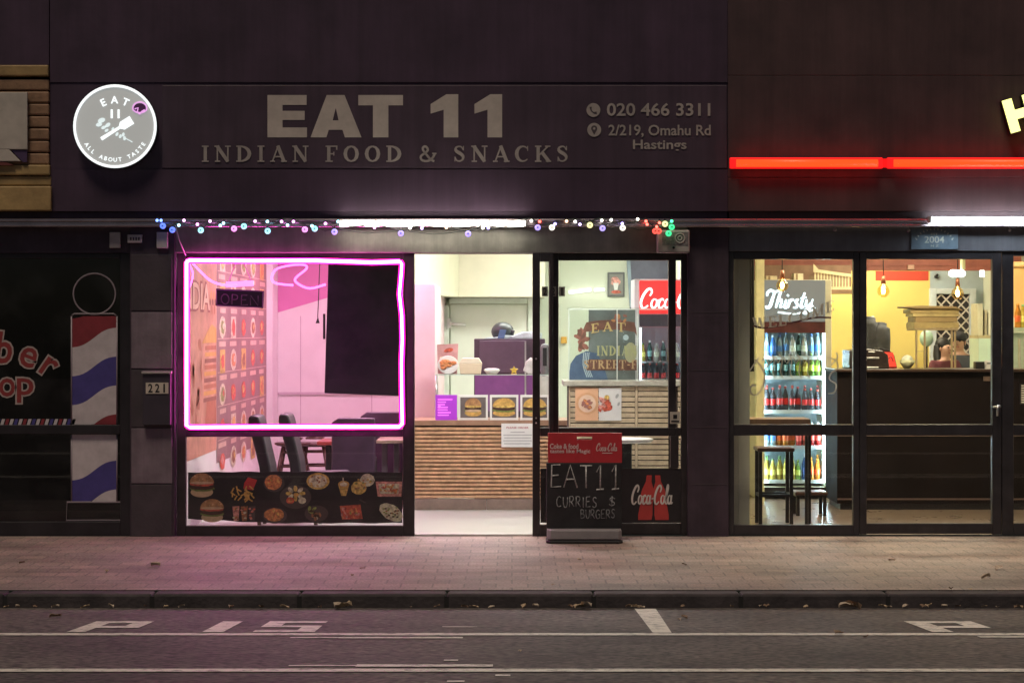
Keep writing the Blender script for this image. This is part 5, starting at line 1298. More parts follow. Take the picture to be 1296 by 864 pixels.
# ---- drinks fridge with red lit header
def cola_word(b, x0, x1, z0, z1, y, m=0, dep=.003):
    w = x1-x0
    script(b, "Coca-Cola", x0, x1, z0, z1, y, m, dep=dep, fat=1.1)
def bottle_mesh(name, h, r, mats, pattern, can=False):
    b = MB()
    if can: b.lathe([(r*.8,0),(r,.01),(r,h*.93),(r*.8,h)], (0,0,0), 10, mats=[2,0,2])
    else: b.lathe([(r*.9,0),(r,.01),(r,h*.22),(r*1.01,h*.24),(r*1.01,h*.5),(r*.98,h*.52),(r*.9,h*.62),(r*.42,h*.84),(r*.4,h*.92),(r*.45,h*.925),(r*.45,h)], (0,0,0), 10, mats=[0,0,0,1,0,0,0,0,2,2])
    me = b.build(name, mats); m_ = me.data; bpy.data.objects.remove(me); return m_
m_cap = mat("bottle_cap", (.6,.6,.6), .4)
def bmat(n, c):
    new = ("drink_"+n) not in MATS
    m = mat("drink_"+n, c, .12, var=.25, scale=30)
    if new and n.endswith("_body"): m.node_tree.nodes["Principled BSDF"].inputs["Transmission Weight"].default_value = .55; m.node_tree.nodes["Principled BSDF"].inputs["IOR"].default_value = 1.25
    return m
KINDS = {}
def kind(n, h, r, body, lab, cap=(.6,.1,.08), can=False):
    KINDS[n] = (bottle_mesh("drink_can" if can else "drink_bottle", h, r, [bmat(n+"_body", body), bmat(n+"_label", lab), bmat(n+"_cap", cap)], 0, can), "drink_can" if can else "drink_bottle")
kind("cola", .235, .032, (.10,.10,.12), (.62,.03,.03)); kind("water", .24, .032, (.52,.66,.72), (.10,.25,.62), (.2,.35,.8)); kind("lime", .22, .032, (.30,.52,.10), (.62,.66,.12), (.3,.5,.1))
kind("orange", .23, .033, (.72,.28,.04), (.66,.12,.04), (.7,.3,.05)); kind("blue", .24, .035, (.06,.22,.66), (.08,.16,.5), (.7,.7,.75)); kind("milk", .22, .035, (.74,.74,.68), (.60,.62,.50), (.5,.5,.5)); kind("yellow", .22, .034, (.72,.56,.10), (.70,.62,.16), (.2,.4,.15)); kind("dark", .25, .030, (.06,.16,.15), (.20,.36,.38), (.7,.7,.7)); kind("redbottle", .23, .033, (.60,.04,.04), (.70,.10,.08), (.7,.7,.7))
LABELS = {}
def put(kn, x, y, z, label, group):
    me, nm = KINDS[kn]; o = bpy.data.objects.new(nm, me); COL.objects.link(o); o.location = (x, y, z); o.rotation_euler = (0,0,rnd.random()*6)
    return tag(o, label, "can" if nm == "drink_can" else "bottle", group)
m_fridge_in = mat("fridge_white_liner", (.55,.72,.80), .4, var=.03)
e_fr = em("fridge_light", (.80,.93,1.0), 9.0)
fr = thing("drinks_fridge", "drinks fridge with glowing red header behind the display case", "fridge")
fy = 2.45
fx0, fx1 = X(803,fy), X(803,fy)+.62
zt2 = Z(353,fy)
b = MB(); b.box(fx0, fx0+.045, fy, fy+.55, .0045, zt2); b.box(fx1-.03, fx1, fy, fy+.55, .0045, zt2); b.box(fx0+.0455, fx1-.0305, fy+.5, fy+.55, .0045, zt2); b.box(fx0+.0455, fx1-.0305, fy+.01, fy+.499, zt2-.02, zt2); b.box(fx0+.0455, fx1-.0305, fy+.01, fy+.499, .0045, .2)
b.build("cabinet", mat("pale_fridge_case", (.62,.62,.66), .4, var=.05), fr, bevel=.004)
b = MB(); b.box(fx0+.046, fx1-.031, fy-.015, fy+.05, Z(397,fy), Z(355,fy)); b.build("header", em("red_header_glow", (1.0,.035,.035), .95), fr, bevel=.005)
b = MB(); cola_word(b, X(811,fy), X(811,fy)+.60, Z(390.5,fy), Z(364.5,fy), fy-.019); b.build("lettering", em("white_letter_glow", (1.0,.93,.93), 1.3), fr)
b = MB(); b.box(fx0+.046, fx1-.031, fy-.005, fy+.04, Z(413,fy), Z(398,fy)); b.build("header_base", mat("fridge_dark_band", (.06,.05,.07), .35), fr)
b = MB(); b.box(fx0+.05, fx0+.065, fy+.03, fy+.045, .35, Z(415,fy)); b.build("light_strip", e_fr, fr)
b = MB(); b.box(fx1-.05, fx1-.035, fy+.03, fy+.045, .35, Z(415,fy)); b.build("light_strip", e_fr, fr)
b = MB(); b.box(fx0+.046, fx1-.031, fy+.49, fy+.498, .21, Z(414,fy)); b.build("liner", m_fridge_in, fr)
shelf_px = (457, 484, 515, 545, 575)
for k, sp in enumerate(shelf_px):
    z = Z(sp, fy+.1); b = MB(); b.box(fx0+.05, fx1-.035, fy+.08, fy+.48, z-.012, z); b.build("shelf", mat("shelf_steel", (.5,.52,.55), .35, metal=.4), fr)
    kn = (["yellow","dark","milk","dark","yellow","milk","dark","yellow"], ["cola"]*8, ["redbottle"]*7, ["blue"]*7, ["water"]*7)[k]
    if k > 1: continue
    for i in range(8):
        put(kn[i], fx0+.085+.062*i, fy+.14, z+.0005, ("mixed drink bottle on the top shelf of red headed fridge" if k == 0 else "cola bottle with red label on second shelf of red headed fridge"), ("top shelf bottles of red headed fridge" if k == 0 else "second shelf bottles of red headed fridge")).scale = (.78,.78,.74)
b = MB(); b.box(fx0+.05, fx1-.035, fy+.012, fy+.018, .25, Z(414,fy)); b.build("door_glass", glass_mat("fridge_glass", tint=(.95,.97,.98), base=.04), fr)
# pictures and fittings on the kitchen back wall
pf = thing("framed_picture", "dark framed picture of a plated dish on the cream wall", "picture")
py2 = BX - .03
b = MB(); b.pbox(769,790.5,344.5,375.5,py2,BX-.001); b.build("frame", mat("dark_grey_frame", (.10,.10,.10), .4), pf, bevel=.005)
b = MB(); b.pbox(771.2,788.3,347,373,py2-.002,py2-.0005); b.build("print", mat("grey_print", (.20,.20,.18), .5, var=.2), pf)
b = MB(); yq = py2-.004; b.ell(X(779,yq),Z(356,yq),.05,.05,yq,0,14,jit=.15); b.flat([(X(776,yq),Z(358,yq)),(X(783,yq),Z(358,yq)),(X(781.5,yq),Z(367,yq)),(X(777.5,yq),Z(367,yq))],yq-.001,1); b.ell(X(780,yq),Z(369.5,yq),.055,.018,yq-.001,2,14); b.build("dish", [food_c[6], m_paper, food_c[3]], pf)
wl = thing("tube_reflection", "two short glowing streaks for a reflected tube beside the framed dark picture", "reflection")
b = MB(); yb_l = BX-.05; b.bar((X(720,yb_l),yb_l,Z(370,yb_l)),(X(748,yb_l),yb_l,Z(366.5,yb_l)),.018); b.build("lamp", em("reflection_glow", (1,1,.95), 2.0), wl)  # tube reflection in the glass drawn as glowing bars
b = MB(); b.bar((X(752,yb_l),yb_l,Z(367,yb_l)),(X(765,yb_l),yb_l,Z(366.5,yb_l)),.016); b.build("lamp", em("reflection_glow", (1,1,.95), 2.0), wl)  # second glowing bar drawn for the tube reflection
dk = thing("dark_doorway_panel", "tall dark blue grey panel for an unlit doorway right of framed picture", "panel")
b = MB(); b.prism([(X(793,py2),Z(329,py2)),(X(860,py2),Z(329,py2)),(X(860,py2),.005),(X(797,py2),.005),(X(797,py2),Z(389,py2))], BX-.04, BX-.002); b.build("panel", mat("dark_blue_grey", (.12,.12,.17), .5, var=.25, scale=3), dk)  # dark opening to the back room put in as panel colour
b = MB(); b.prism([(X(793,py2),Z(329,py2)),(X(797.5,py2),Z(329,py2)),(X(801,py2),Z(389,py2)),(X(797,py2),Z(389,py2))], BX-.06, BX-.041); b.build("edge_trim", mat("steel_blue_trim", (.26,.34,.40), .4), dk)
sw = MB(); sw.pbox(710,717.5,426,434.5,BX-.06,BX-.002); tag(sw.build("orange_box", mat("orange_plastic", (.70,.38,.06), .4), bevel=.006), "small orange box on the cream wall behind display case", "box")
kt = thing("coffee_urn", "rounded dark appliance seen through the narrow glass beside door", "appliance")
ay = 3.0
b = MB(); b.pbox(684,696,434.5,475,ay,ay+.25); b.build("body", mat("grey_appliance", (.20,.21,.22), .3, metal=.4), kt, bevel=.04)
b = MB(); b.pbox(678,700,476,640,ay-.02,ay+.28); b.build("stand", mat("pale_appliance", (.50,.54,.50), .4), kt, bevel=.006)
b = MB(); b.pbox(687,692,440,463,ay-.004,ay-.0005); b.build("panel", m_black, kt)
# number on the sliding door glass
n2 = thing("house_number", "faint grey digits 221 stuck on the sliding door glass", "number plate")
b = MB()
for k, px in enumerate((686.5, 697, 708)):
    b.rect(X(px-.6,.02), X(px+7,.02), Z(375,.02), Z(362.5,.02), .022, 0); text(b, "221"[k], X(px+1,.02), X(px+5.5,.02), Z(373.5,.02), Z(364,.02), .0205, 1, .02, fit=(k != 2))
b.build("digits", [mat("smoky_vinyl", (.16,.15,.13), .5), m_black], n2)
# small sticker on the right stile
sk = thing("sticker", "small pale square sticker low on right window stile", "sticker")
b = MB(); b.pbox(848,861,521,536,.068,.0735); b.build("sheet", mat("pale_sticker", (.50,.47,.40), .5), sk)
b = MB(); b.pbox(852,857,524.5,529.5,.0655,.0675); b.pbox(849.5,859.5,532,534,.0655,.0675); b.build("print", m_black, sk)
# small round table behind the A-board
ot = thing("side_table", "small white topped table just behind lower right glass panel", "table")
oy2 = .75
b = MB(); b.lathe([(.20,-.03),(.22,-.015),(.22,0),(.20,.004)], (X(795,oy2), oy2+.2, Z(556.5,oy2)), 20); b.build("tabletop", m_white, ot)
b = MB(); b.box(X(792,oy2)-.06, X(792,oy2)+.06, oy2+.16, oy2+.28, .0045, Z(556.5,oy2)-.032); b.build("pedestal", m_black, ot, bevel=.01)

# ---- black cola panel in the lower window
cp = thing("cola_panel", "black lower window panel with white script over red bottles", "window panel")
yq = .085
b = MB(); b.pbox(684,862,592.5,661,yq,yq+.008); b.build("sheet", mat("panel_black", (.022,.017,.020), .45, var=.25), cp)
def bottle_shape(px, tilt):
    P_ = []
    pr = [(-.052,-.18),(-.056,-.14),(-.048,-.05),(-.055,.0),(-.045,.06),(-.022,.12),(-.020,.17),(.020,.17),(.022,.12),(.045,.06),(.055,.0),(.048,-.05),(.056,-.14),(.052,-.18)]
    for a, c in pr: P_.append((X(px,yq)+a+tilt*c, Z(628.5,yq)+c))
    return P_
b = MB(); b.flat(bottle_shape(819,.10), yq-.001); b.flat(bottle_shape(835,-.10), yq-.0018); b.build("bottle_picture", mat("vinyl_red", (.50,.055,.05), .45), cp)
b = MB(); cola_word(b, X(800,yq), X(851,yq), Z(638,yq), Z(613,yq), yq-.004); b.build("lettering", mat("vinyl_white", (.68,.63,.60), .5), cp)

# ============================================================ A-BOARD ON THE PAVEMENT
ab = thing("pavement_sign", "black chalkboard pavement sign with red top and grey base", "pavement sign")
ay = -.45
b = MB(); x0_, x1_ = X(691,ay), X(787.5,ay)
b.hprism([(x0_+.03,ay-.12),(x1_-.03,ay-.12),(x1_,ay-.09),(x1_,ay+.12),(x1_-.03,ay+.15),(x0_+.03,ay+.15),(x0_,ay+.12),(x0_,ay-.09)], .0005, .025, 1)
b.hprism([(x0_+.035,ay-.11),(x1_-.035,ay-.11),(x1_-.008,ay-.08),(x1_-.008,ay+.11),(x1_-.03,ay+.14),(x0_+.03,ay+.14),(x0_+.008,ay+.11),(x0_+.008,ay-.08)], .0252, .105, 0)
b.build("base", [mat("grey_plastic_base", (.26,.24,.25), .5, var=.12, scale=9), m_black], ab, bevel=.012)
b = MB(); b.box(X(691.5,ay), X(787,ay), ay-.018, ay+.018, .106, Z(585.2,ay)); b.build("chalkboard", mat("chalkboard_black", (.018,.016,.018), .55, var=.6, scale=5), ab, bevel=.006)
b = MB()
z0_, z1_ = Z(585,ay), Z(547.5,ay); xa, xb = X(693.5,ay), X(787,ay); sx0, sx1, sz0, sz1 = X(730,ay), X(749.5,ay), Z(556,ay), Z(552,ay)
b.box(xa, sx0, ay-.018, ay+.018, z0_, z1_); b.box(sx1, xb, ay-.018, ay+.018, z0_, z1_); b.box(sx0+.0005, sx1-.0005, ay-.018, ay+.018, z0_, sz0); b.box(sx0+.0005, sx1-.0005, ay-.018, ay+.018, sz1, z1_)
b.build("header", mat("header_red", (.50,.035,.045), .4, var=.06), ab)
yq = ay-.0205
b = MB(); text(b, "Coke & food", X(696,yq), X(732,yq), Z(567.8,yq), Z(561,yq), yq, 0, .022); text(b, "tastes like Magic", X(696,yq), X(747,yq), Z(574.5,yq), Z(568,yq), yq, 0, .016)
b.build("lettering", mat("header_pink_white", (.72,.55,.54), .5), ab)
b = MB(); cola_word(b, X(755,yq), X(781,yq), Z(570.5,yq), Z(560.5,yq), yq+.001); b.rect(X(762,yq), X(775,yq), Z(573.5,yq), Z(572.5,yq), yq); b.build("lettering", mat("header_pink_white", (.72,.55,.54), .5), ab)
m_chalk = mat("chalk", (.56,.55,.54), .9, var=.45, scale=60)
b = MB(); strokes(b, "EAT", X(697.5,yq), X(749,yq), Z(616,yq), Z(587.5,yq), yq, .0060, gap=.16, slope=-.03); strokes(b, "11", X(755,yq), X(783,yq), Z(619.5,yq), Z(588.5,yq), yq, .0060, gap=.5, slope=.03); b.build("chalk_lettering", m_chalk, ab)
m_chalk2 = mat("faint_chalk", (.27,.27,.28), .9, var=.5, scale=60)
b = MB(); strokes(b, "CURRIES", X(704.5,yq), X(755,yq), Z(641.5,yq), Z(628.5,yq), yq, .0042, gap=.28, jit=.004); strokes(b, "$", X(771,yq), X(778.5,yq), Z(640,yq), Z(628.5,yq), yq, .0042); b.build("chalk_lettering", m_chalk2, ab)
b = MB(); strokes(b, "BURGERS", X(735,yq), X(778,yq), Z(655.5,yq), Z(644.5,yq), yq, .0040, gap=.22, jit=.004); b.build("chalk_lettering", mat("fainter_chalk", (.19,.19,.20), .9, var=.5, scale=60), ab)

# ============================================================ BURGER SHOP INTERIOR
# ---- tall drinks fridge with white script on a grey header
tf = thing("tall_drinks_fridge", "tall glass door drinks fridge with glowing white script header", "fridge")
fy = 3.5
fx0, fx1 = X(957,fy), X(1052.5,fy); zt = Z(354,fy); zb = Z(616,fy)
m_cream = mat("cream_fridge_side", (.70,.66,.48), .4, var=.06)
b = MB()
b.box(fx0, fx0+.055, fy, fy+.62, .004, zt); b.box(fx1-.062, fx1, fy, fy+.62, .004, zt); b.box(fx0+.0555, fx1-.0625, fy+.55, fy+.62, .004, zt); b.box(fx0+.0555, fx1-.0625, fy+.02, fy+.549, zt-.03, zt); b.box(fx0+.0555, fx1-.0625, fy+.02, fy+.549, .1, zb)
b.build("cabinet", m_cream, tf, bevel=.006)
b = MB(); b.box(fx0+.056, fx1-.063, fy-.02, fy+.06, Z(407,fy), zt-.004); b.build("header", em("grey_header_glow", (.22,.24,.25), .40), tf, bevel=.004)
b = MB(); script(b, "Thirsty", X(969,fy), X(1029,fy), Z(390,fy), Z(367,fy), fy-.026, 0, fat=1.35); b.ribbon(smooth([(X(984,fy),Z(395,fy)),(X(1005,fy),Z(397,fy)),(X(1026,fy),Z(393,fy)),(X(1031,fy),Z(389,fy))],4), .016, fy-.026, .003); b.build("lettering", em("blue_white_letter_glow", (.75,.95,1.0), 1.7), tf)
b = MB(); script(b, "Thirsty", X(968.3,fy), X(1028.3,fy), Z(390.7,fy), Z(367.7,fy), fy-.021, 0, fat=2.0, dep=.0008); b.build("lettering_shadow", mat("header_blue_outline", (.18,.26,.34), .4), tf)
b = MB(); b.box(fx0+.056, fx1-.063, fy-.012, fy+.05, Z(421,fy), Z(407.2,fy)); b.build("header_base", mat("dark_red_band", (.10,.025,.025), .3, var=.4, scale=10), tf)
e_fr2 = em("tall_fridge_light", (.66,.89,1.0), 64.0)
for xx in (fx0+.058, fx1-.078):
    b = MB(); b.box(xx, xx+.014, fy+.035, fy+.05, zb+.04, Z(422,fy)); b.build("light_strip", e_fr2, tf)
b = MB(); b.box(fx0+.056, fx1-.063, fy+.54, fy+.548, zb+.01, Z(421,fy)); b.build("liner", m_fridge_in, tf)
b = MB(); b.box(fx0+.05, fx1-.055, fy-.004, fy+.012, zb-.085, zb-.002); b.build("grille", m_black, tf)
m_shelf2 = mat("white_wire_shelf", (.66,.70,.72), .35, var=.05)
rows = [(451,["water","blue","water","milk","dark","milk","water"],"clear and pale drink bottle on top shelf of tall drinks fridge","top shelf bottles of tall drinks fridge"),
        (476,["dark","dark","dark","dark","lime","yellow","lime"],"dark or green drink bottle on second shelf of tall drinks fridge","second shelf bottles of tall drinks fridge"),
        (519,["cola"]*7,"cola bottle with red label on middle shelf of tall drinks fridge","middle shelf bottles of tall drinks fridge"),
        (564,["water","water","orange","orange","redbottle","redbottle","redbottle"],"water, orange or red bottle on fourth shelf of tall drinks fridge","fourth shelf bottles of tall drinks fridge"),
        (607,["yellow","yellow","yellow","yellow","lime","blue","orange"],"yellow, green, blue or orange bottle on lowest shelf of tall drinks fridge","lowest shelf bottles of tall drinks fridge")]
for sp, kinds, lab, grp in rows:
    kinds = kinds[:3] + [kinds[2]] + kinds[3:] + [kinds[-1]]
    z = Z(sp, fy+.1)
    b = MB(); b.box(fx0+.057, fx1-.064, fy+.07, fy+.53, z-.014, z); b.box(fx0+.057, fx1-.064, fy+.062, fy+.0695, z-.03, z+.006); b.build("shelf", m_shelf2, tf)
    w_ = (fx1-.085-(fx0+.085)); n = len(kinds)
    for i, kn in enumerate(kinds):
        put(kn, fx0+.085+w_*(i+.5)/n+rnd.uniform(-.006,.006), fy+.12+rnd.uniform(-.015,.02), z+.0005, lab, grp).scale = (.9,.9,rnd.uniform(.82,1.0))
    for i in range(n):                      # the row behind it
        if i % 2 == 0: put(kinds[i], fx0+.085+w_*(i+1)/n-.01, fy+.26, z+.0005, lab, grp).scale = (.9,.9,1.0)
b = MB(); b.box(fx0+.056, fx1-.063, fy+.003, fy+.009, zb+.0, Z(421.5,fy)); b.build("door_glass", glass_mat("fridge_glass2", tint=(.95,.98,.98), base=.04), tf)
b = MB(); b.box(fx1-.058, fx1-.040, fy-.03, fy-.012, Z(560,fy), Z(470,fy)); b.build("handle", m_metal, tf, bevel=.004)

# baskets and parcels stored on the fridge
sbk = thing("slatted_basket", "pale slatted basket with pointed end stored above tall fridge", "basket")
ky = 4.0
b = MB()
x0_, x1_ = X(1032,ky), X(1074,ky); zt1, zb1 = Z(343,ky), Z(364,ky)
for i in range(12): 
    x = x0_+(x1_-x0_)*i/11; b.box(x-.008, x+.008, ky, ky+.012, zb1, zt1-.01*i*.3)
b.prism([(x0_-.02,zt1-.01),(x0_-.02,zt1+.07),(x0_+.03,zt1+.015),(x1_+.02,zt1-.03),(x1_+.02,zt1-.06)], ky-.014, ky-.001)
b.box(x0_-.02, x1_+.02, ky-.014, ky-.001, zb1-.02, zb1+.008)
b.build("slats", mat("pale_basket_wood", (.66,.56,.34), .5), sbk)
b = MB(); b.box(x0_-.02, x1_+.02, ky+.0125, ky+.3, zb1-.02, zb1+.0); b.box(x0_-.02, x1_+.02, ky+.29, ky+.3, zb1+.001, zt1-.04); b.build("box", mat("brown_basket_inside", (.22,.15,.08), .6), sbk)
shf = thing("wall_shelf", "brown storage shelf holding baskets and parcels above the fridge", "shelf")
b = MB(); b.box(X(950,ky), X(1085,ky), ky-.05, ky+.40, zb1-.055, zb1-.0205); b.box(X(950,ky), X(1085,ky), ky+.36, ky+.40, zb1-.02, Z(334,ky)); b.build("board", mat("brown_shelf", (.25,.14,.08), .5, var=.2), shf)
for k, (a, c, p0, col, lab) in enumerate(((970,984,349,(.66,.56,.36),"small tan parcel at the left of shelf above tall fridge"),(986,1000,353,(.58,.45,.24),"flat brown paper parcel near hanging amber bulb above fridge"),(1005,1017,346,(.72,.64,.44),"tall cream parcel in middle of shelf above fridge"),(1017.5,1028,354,(.62,.50,.30),"low tan parcel beside the slatted basket above fridge"))):
    b = MB(); b.box(X(a,ky), X(c,ky), ky+.02, ky+.2, zb1-.0195, Z(p0,ky)); b.box(X(a,ky)+.02, X(a,ky)+.04, ky+.0175, ky+.0195, zb1-.0195, Z(p0,ky)-.002, 1)
    tag(b.build("parcel", [mat("parcel_paper_%d" % k, col, .6, var=.25, scale=14), mat("parcel_tape", (.3,.2,.1), .4)], bevel=.012), lab, "parcel")

# left edge of the burger shop window: dark curtain and steel cabinet
ccb = thing("steel_cabinet", "narrow grey steel cabinet at left edge of burger window", "cabinet")
b = MB(); b.box(BLX+.093, X(941,1.2), 1.2, 1.8, .0045, Z(403,1.2)); b.build("body", mat("grey_steel", (.36,.38,.42), .3, metal=.6, var=.1), ccb, bevel=.006)
b = MB(); b.bar((X(936,1.2),1.17,Z(500,1.2)),(X(936,1.2),1.17,Z(575,1.2)),.008); b.build("handle", m_metal, ccb)
cu = MB(); n = 14
P_ = [(X(937.5,.9)+.11*i/n, .9+.018*math.sin(i*2.2)) for i in range(n+1)]
cu.hprism(P_ + [(a, c+.012) for a, c in P_[::-1]], Z(470,.9), 2.5)
tag(cu.build("curtain", mat("dark_curtain", (.025,.02,.022), .8)), "narrow dark hanging curtain at left edge of burger window", "curtain")
lmp = thing("strip_lamp", "short glowing white strip lamp at left edge of burger window", "lamp")
b = MB(); b.bar((X(928,1.0),1.0,Z(391,1.0)),(X(949,1.0),1.0,Z(387,1.0)),.012); b.build("lamp", em("strip_glow", (.95,1,1), 1.6), lmp)

# ---- dark serving counter
sc_ = thing("serving_counter", "long dark brown panelled counter filling lower burger shop door", "counter")
cy2 = 2.3
m_cnt = mat("dark_brown_panel", (.010,.006,.006), .65, spec=.12, var=.3, scale=3, rvar=.08, streak=.2)
sx0, sx1 = X(1060,cy2), 4.7
b = MB(); b.box(sx0, sx1, cy2+.02, cy2+.7, Z(637,cy2), Z(470.5,cy2)); b.build("body", m_cnt, sc_, bevel=.004)
b = MB(); b.box(sx0-.02, sx1, cy2-.03, cy2+.72, Z(470.4,cy2), Z(467,cy2)); b.build("worktop", mat("brown_counter_top", (.05,.028,.02), .3, var=.2), sc_, bevel=.004)
b = MB(); b.box(sx0+.03, sx1, cy2+.04, cy2+.66, .0045, Z(637.2,cy2)); b.build("plinth", m_black, sc_)
b = MB(); b.box(sx0+.002, sx1, cy2+.012, cy2+.0195, Z(632.5,cy2), Z(630.5,cy2)); b.box(sx0+.002, sx1, cy2+.012, cy2+.0195, Z(552,cy2), Z(550.8,cy2)); b.build("trim_strip", mat("brown_trim", (.16,.11,.10), .35), sc_)
b = MB(); b.pbox(1245,1254,476,482,cy2+.008,cy2+.0195); b.build("socket", mat("brown_socket", (.15,.10,.08), .4), sc_)
zc2 = Z(467,cy2)
# ---- things on the counter
em_ = thing("coffee_machine", "black machine with chrome trim at left end of counter", "machine")
my = cy2 + .12
b = MB(); b.prism([(X(1075,my),zc2+.001),(X(1126,my),zc2+.001),(X(1124,my),Z(449,my)),(X(1117,my),Z(443.5,my)),(X(1098,my),Z(441,my)),(X(1075,my),Z(443,my))], my, my+.4); b.build("body", mat("black_machine", (.030,.022,.020), .25, var=.2), em_, bevel=.01)
b = MB(); b.pbox(1097,1113,452,454,my-.01,my-.001); b.pbox(1097,1112,464,466,my-.02,my-.001); b.pbox(1099,1107,444.5,446,my-.006,my-.001); b.build("chrome_trim", m_metal, em_, bevel=.003)
mf = thing("counter_cooler", "small black topped counter cooler with glowing red front", "cooler")
b = MB(); b.prism([(X(1122.5,my),zc2+.001),(X(1147,my),zc2+.001),(X(1143,my),Z(450,my)),(X(1136,my),Z(443,my)),(X(1124,my),Z(440,my)),(X(1119,my),Z(447,my))], my+.42, my+.68); b.build("case", m_black, mf, bevel=.008)
b = MB(); b.prism([(X(1124.5,my),Z(465,my)),(X(1145.5,my),Z(465,my)),(X(1140.5,my),Z(446.5,my)),(X(1122.5,my),Z(445.5,my))], my+.40, my+.418); b.build("front", em("red_cooler_glow", (1.0,.06,.035), .8), mf)
b = MB(); b.tube(smooth([(X(1127,my),my+.397,Z(456,my)),(X(1130,my),my+.397,Z(450,my)),(X(1134,my),my+.397,Z(455,my)),(X(1138,my),my+.397,Z(452,my)),(X(1141,my),my+.397,Z(458,my))],4), .006, 5); b.build("swirl", mat("dark_red_mark", (.45,.03,.03), .4), mf)
bwl = MB(); bwl.lathe([(.03,0),(.065,.05),(.07,.075),(.06,.07)], (X(1151,my), my+.1, zc2+.001), 16); bwl.sphere((X(1151,my), my+.1, zc2+.075), .055, 1, (1,1,.9), 12, 7)
tag(bwl.build("glass_bowl", [mat("pale_bowl_glass", (.60,.62,.40), .2), mat("pale_fill", (.66,.72,.62), .4)]), "pale round bowl on counter beside the red cooler", "bowl")
jk = thing("dark_jacket", "two lobed dark grey jacket hanging at left behind counter", "jacket")
jy = 3.3
b = MB()
for cx_, zt4, rw in ((1101,401,.075),(1115,408,.085)):
    b.tube(smooth([(X(cx_,jy),jy,Z(zt4,jy)),(X(cx_-.5,jy),jy-.02,Z(zt4+8,jy)),(X(cx_,jy),jy-.03,Z(zt4+22,jy)),(X(cx_,jy),jy,Z(452,jy)),(X(cx_,jy),jy,Z(490,jy))],4), [.02]+[.055]*3+[rw]*13, 10, fy=.7)
b.build("cloth", mat("dark_grey_cloth", (.075,.078,.085), .8, var=.35, scale=8, bump=.2), jk)
b = MB(); b.tube([(X(1092,jy),jy+.03,Z(404,jy)),(X(1106,jy),jy,Z(401,jy))], .012, 6); b.build("collar", m_paper, jk)

# ---- rack with a stack of folded boxes
rk = thing("box_rack", "thin metal rack on the counter carrying stacked folded boxes", "rack")
ry = cy2 + .35
rx0, rx1 = X(1160,ry), X(1209,ry)
m_brass = mat("tan_metal", (.50,.40,.24), .4, metal=.3)
for x in (rx0, rx0+.075, rx1-.03, rx1):
    b = MB(); b.box(x-.008, x+.008, ry, ry+.016, zc2+.001, Z(418,ry)); b.build("post", m_brass, rk)
for pz in (418, 446):
    if pz == 446: 
        b = MB(); b.box(rx0+.009, rx0+.066, ry+.002, ry+.014, Z(444,ry)-.006, Z(444,ry)); b.build("rung", m_brass, rk); continue
    b = MB(); b.box(rx0-.02, rx1+.02, ry-.02, ry+.36, Z(pz,ry)+.0005, Z(pz,ry)+.02); b.build("shelf", m_brass, rk)
zs = Z(418,ry)+.0205
tops = [(1156,1213,.055,"thick bottom carton of the stack on counter rack"),(1158,1211,.05,"plain carton second from bottom of counter rack stack"),(1155,1214,.030,"flat folded box in middle of counter rack stack"),(1152,1213,.04,"bent folded box under the widest one on rack"),(1144,1211,.024,"widest folded box overhanging left on top of rack stack")]
for k, (a, c, h, lab) in enumerate(tops):
    b = MB(); x0_, x1_ = X(a,ry), X(c,ry)
    if k < 4: b.box(x0_, x1_, ry-.02, ry+.34, zs+.001, zs+h-.006); b.box(x0_+.004, x1_-.004, ry-.016, ry+.33, zs+h-.0055, zs+h-.001)
    else: b.prism([(x0_,zs+.012),(X(1160,ry),zs+.001),(x1_,zs+.001),(X(1216,ry),zs-.02),(X(1217,ry),zs-.014),(x1_-.02,zs+.022),(X(1165,ry),zs+.03),(x0_,zs+.022)], ry-.05, ry+.33)
    o = b.build("folded_box", mat("cardboard_%d" % (k % 3), ((.46,.36,.16),(.36,.26,.12),(.52,.42,.20))[k % 3], .6, var=.2, scale=10), bevel=.003)
    tag(o, lab, "box", "folded boxes stacked on the counter rack"); zs += h
bal = MB(); bal.sphere((X(1172.5,6.0), 6.0, Z(428,6.0)), .075, 0, (1,.9,1.2), 14, 9); bal.bar((X(1173,6.0),6.0,Z(436,6.0)), (X(1173,6.0),6.0,Z(470,6.0)), .010, 6, 1)
tag(bal.build("table_fan", [mat("pale_green_plastic", (.42,.60,.48), .5, var=.2), m_black]), "pale green round fan on dark stand behind the rack", "fan")

# ---- lattice security door on the back wall
ld = thing("lattice_door", "white diamond lattice security door in blue grey back wall", "door")
ly = BBY - .06
lx0, lx1, lz0, lz1 = X(1185,ly), X(1227,ly), .05, Z(372,ly)
b = MB(); b.box(lx0-.07, lx0, ly-.02, BBY-.002, .0045, lz1+.06); b.box(lx1, lx1+.07, ly-.02, BBY-.002, .0045, lz1+.06); b.box(lx0+.0005, lx1-.0005, ly-.02, BBY-.002, lz1, lz1+.06); b.build("frame", mat("blue_white_frame", (.60,.68,.72), .4), ld, bevel=.005)
b = MB(); b.box(lx0+.001, lx1-.001, ly+.03, ly+.04, .0045, lz1-.001); b.build("dark_panel", mat("night_panel", (.03,.026,.026), .6), ld)
b = MB(); st_ = .115; w_ = lx1-lx0; k = -1.0
def clipd(x, z, s_):
    # diagonal strips from (lx0, z) going up/down with 45 degree slope, clipped to the panel
    z2 = z + s_*w_*1.05
    return (lx0, z), (lx1, z2)
zz = lz0 - w_*1.1
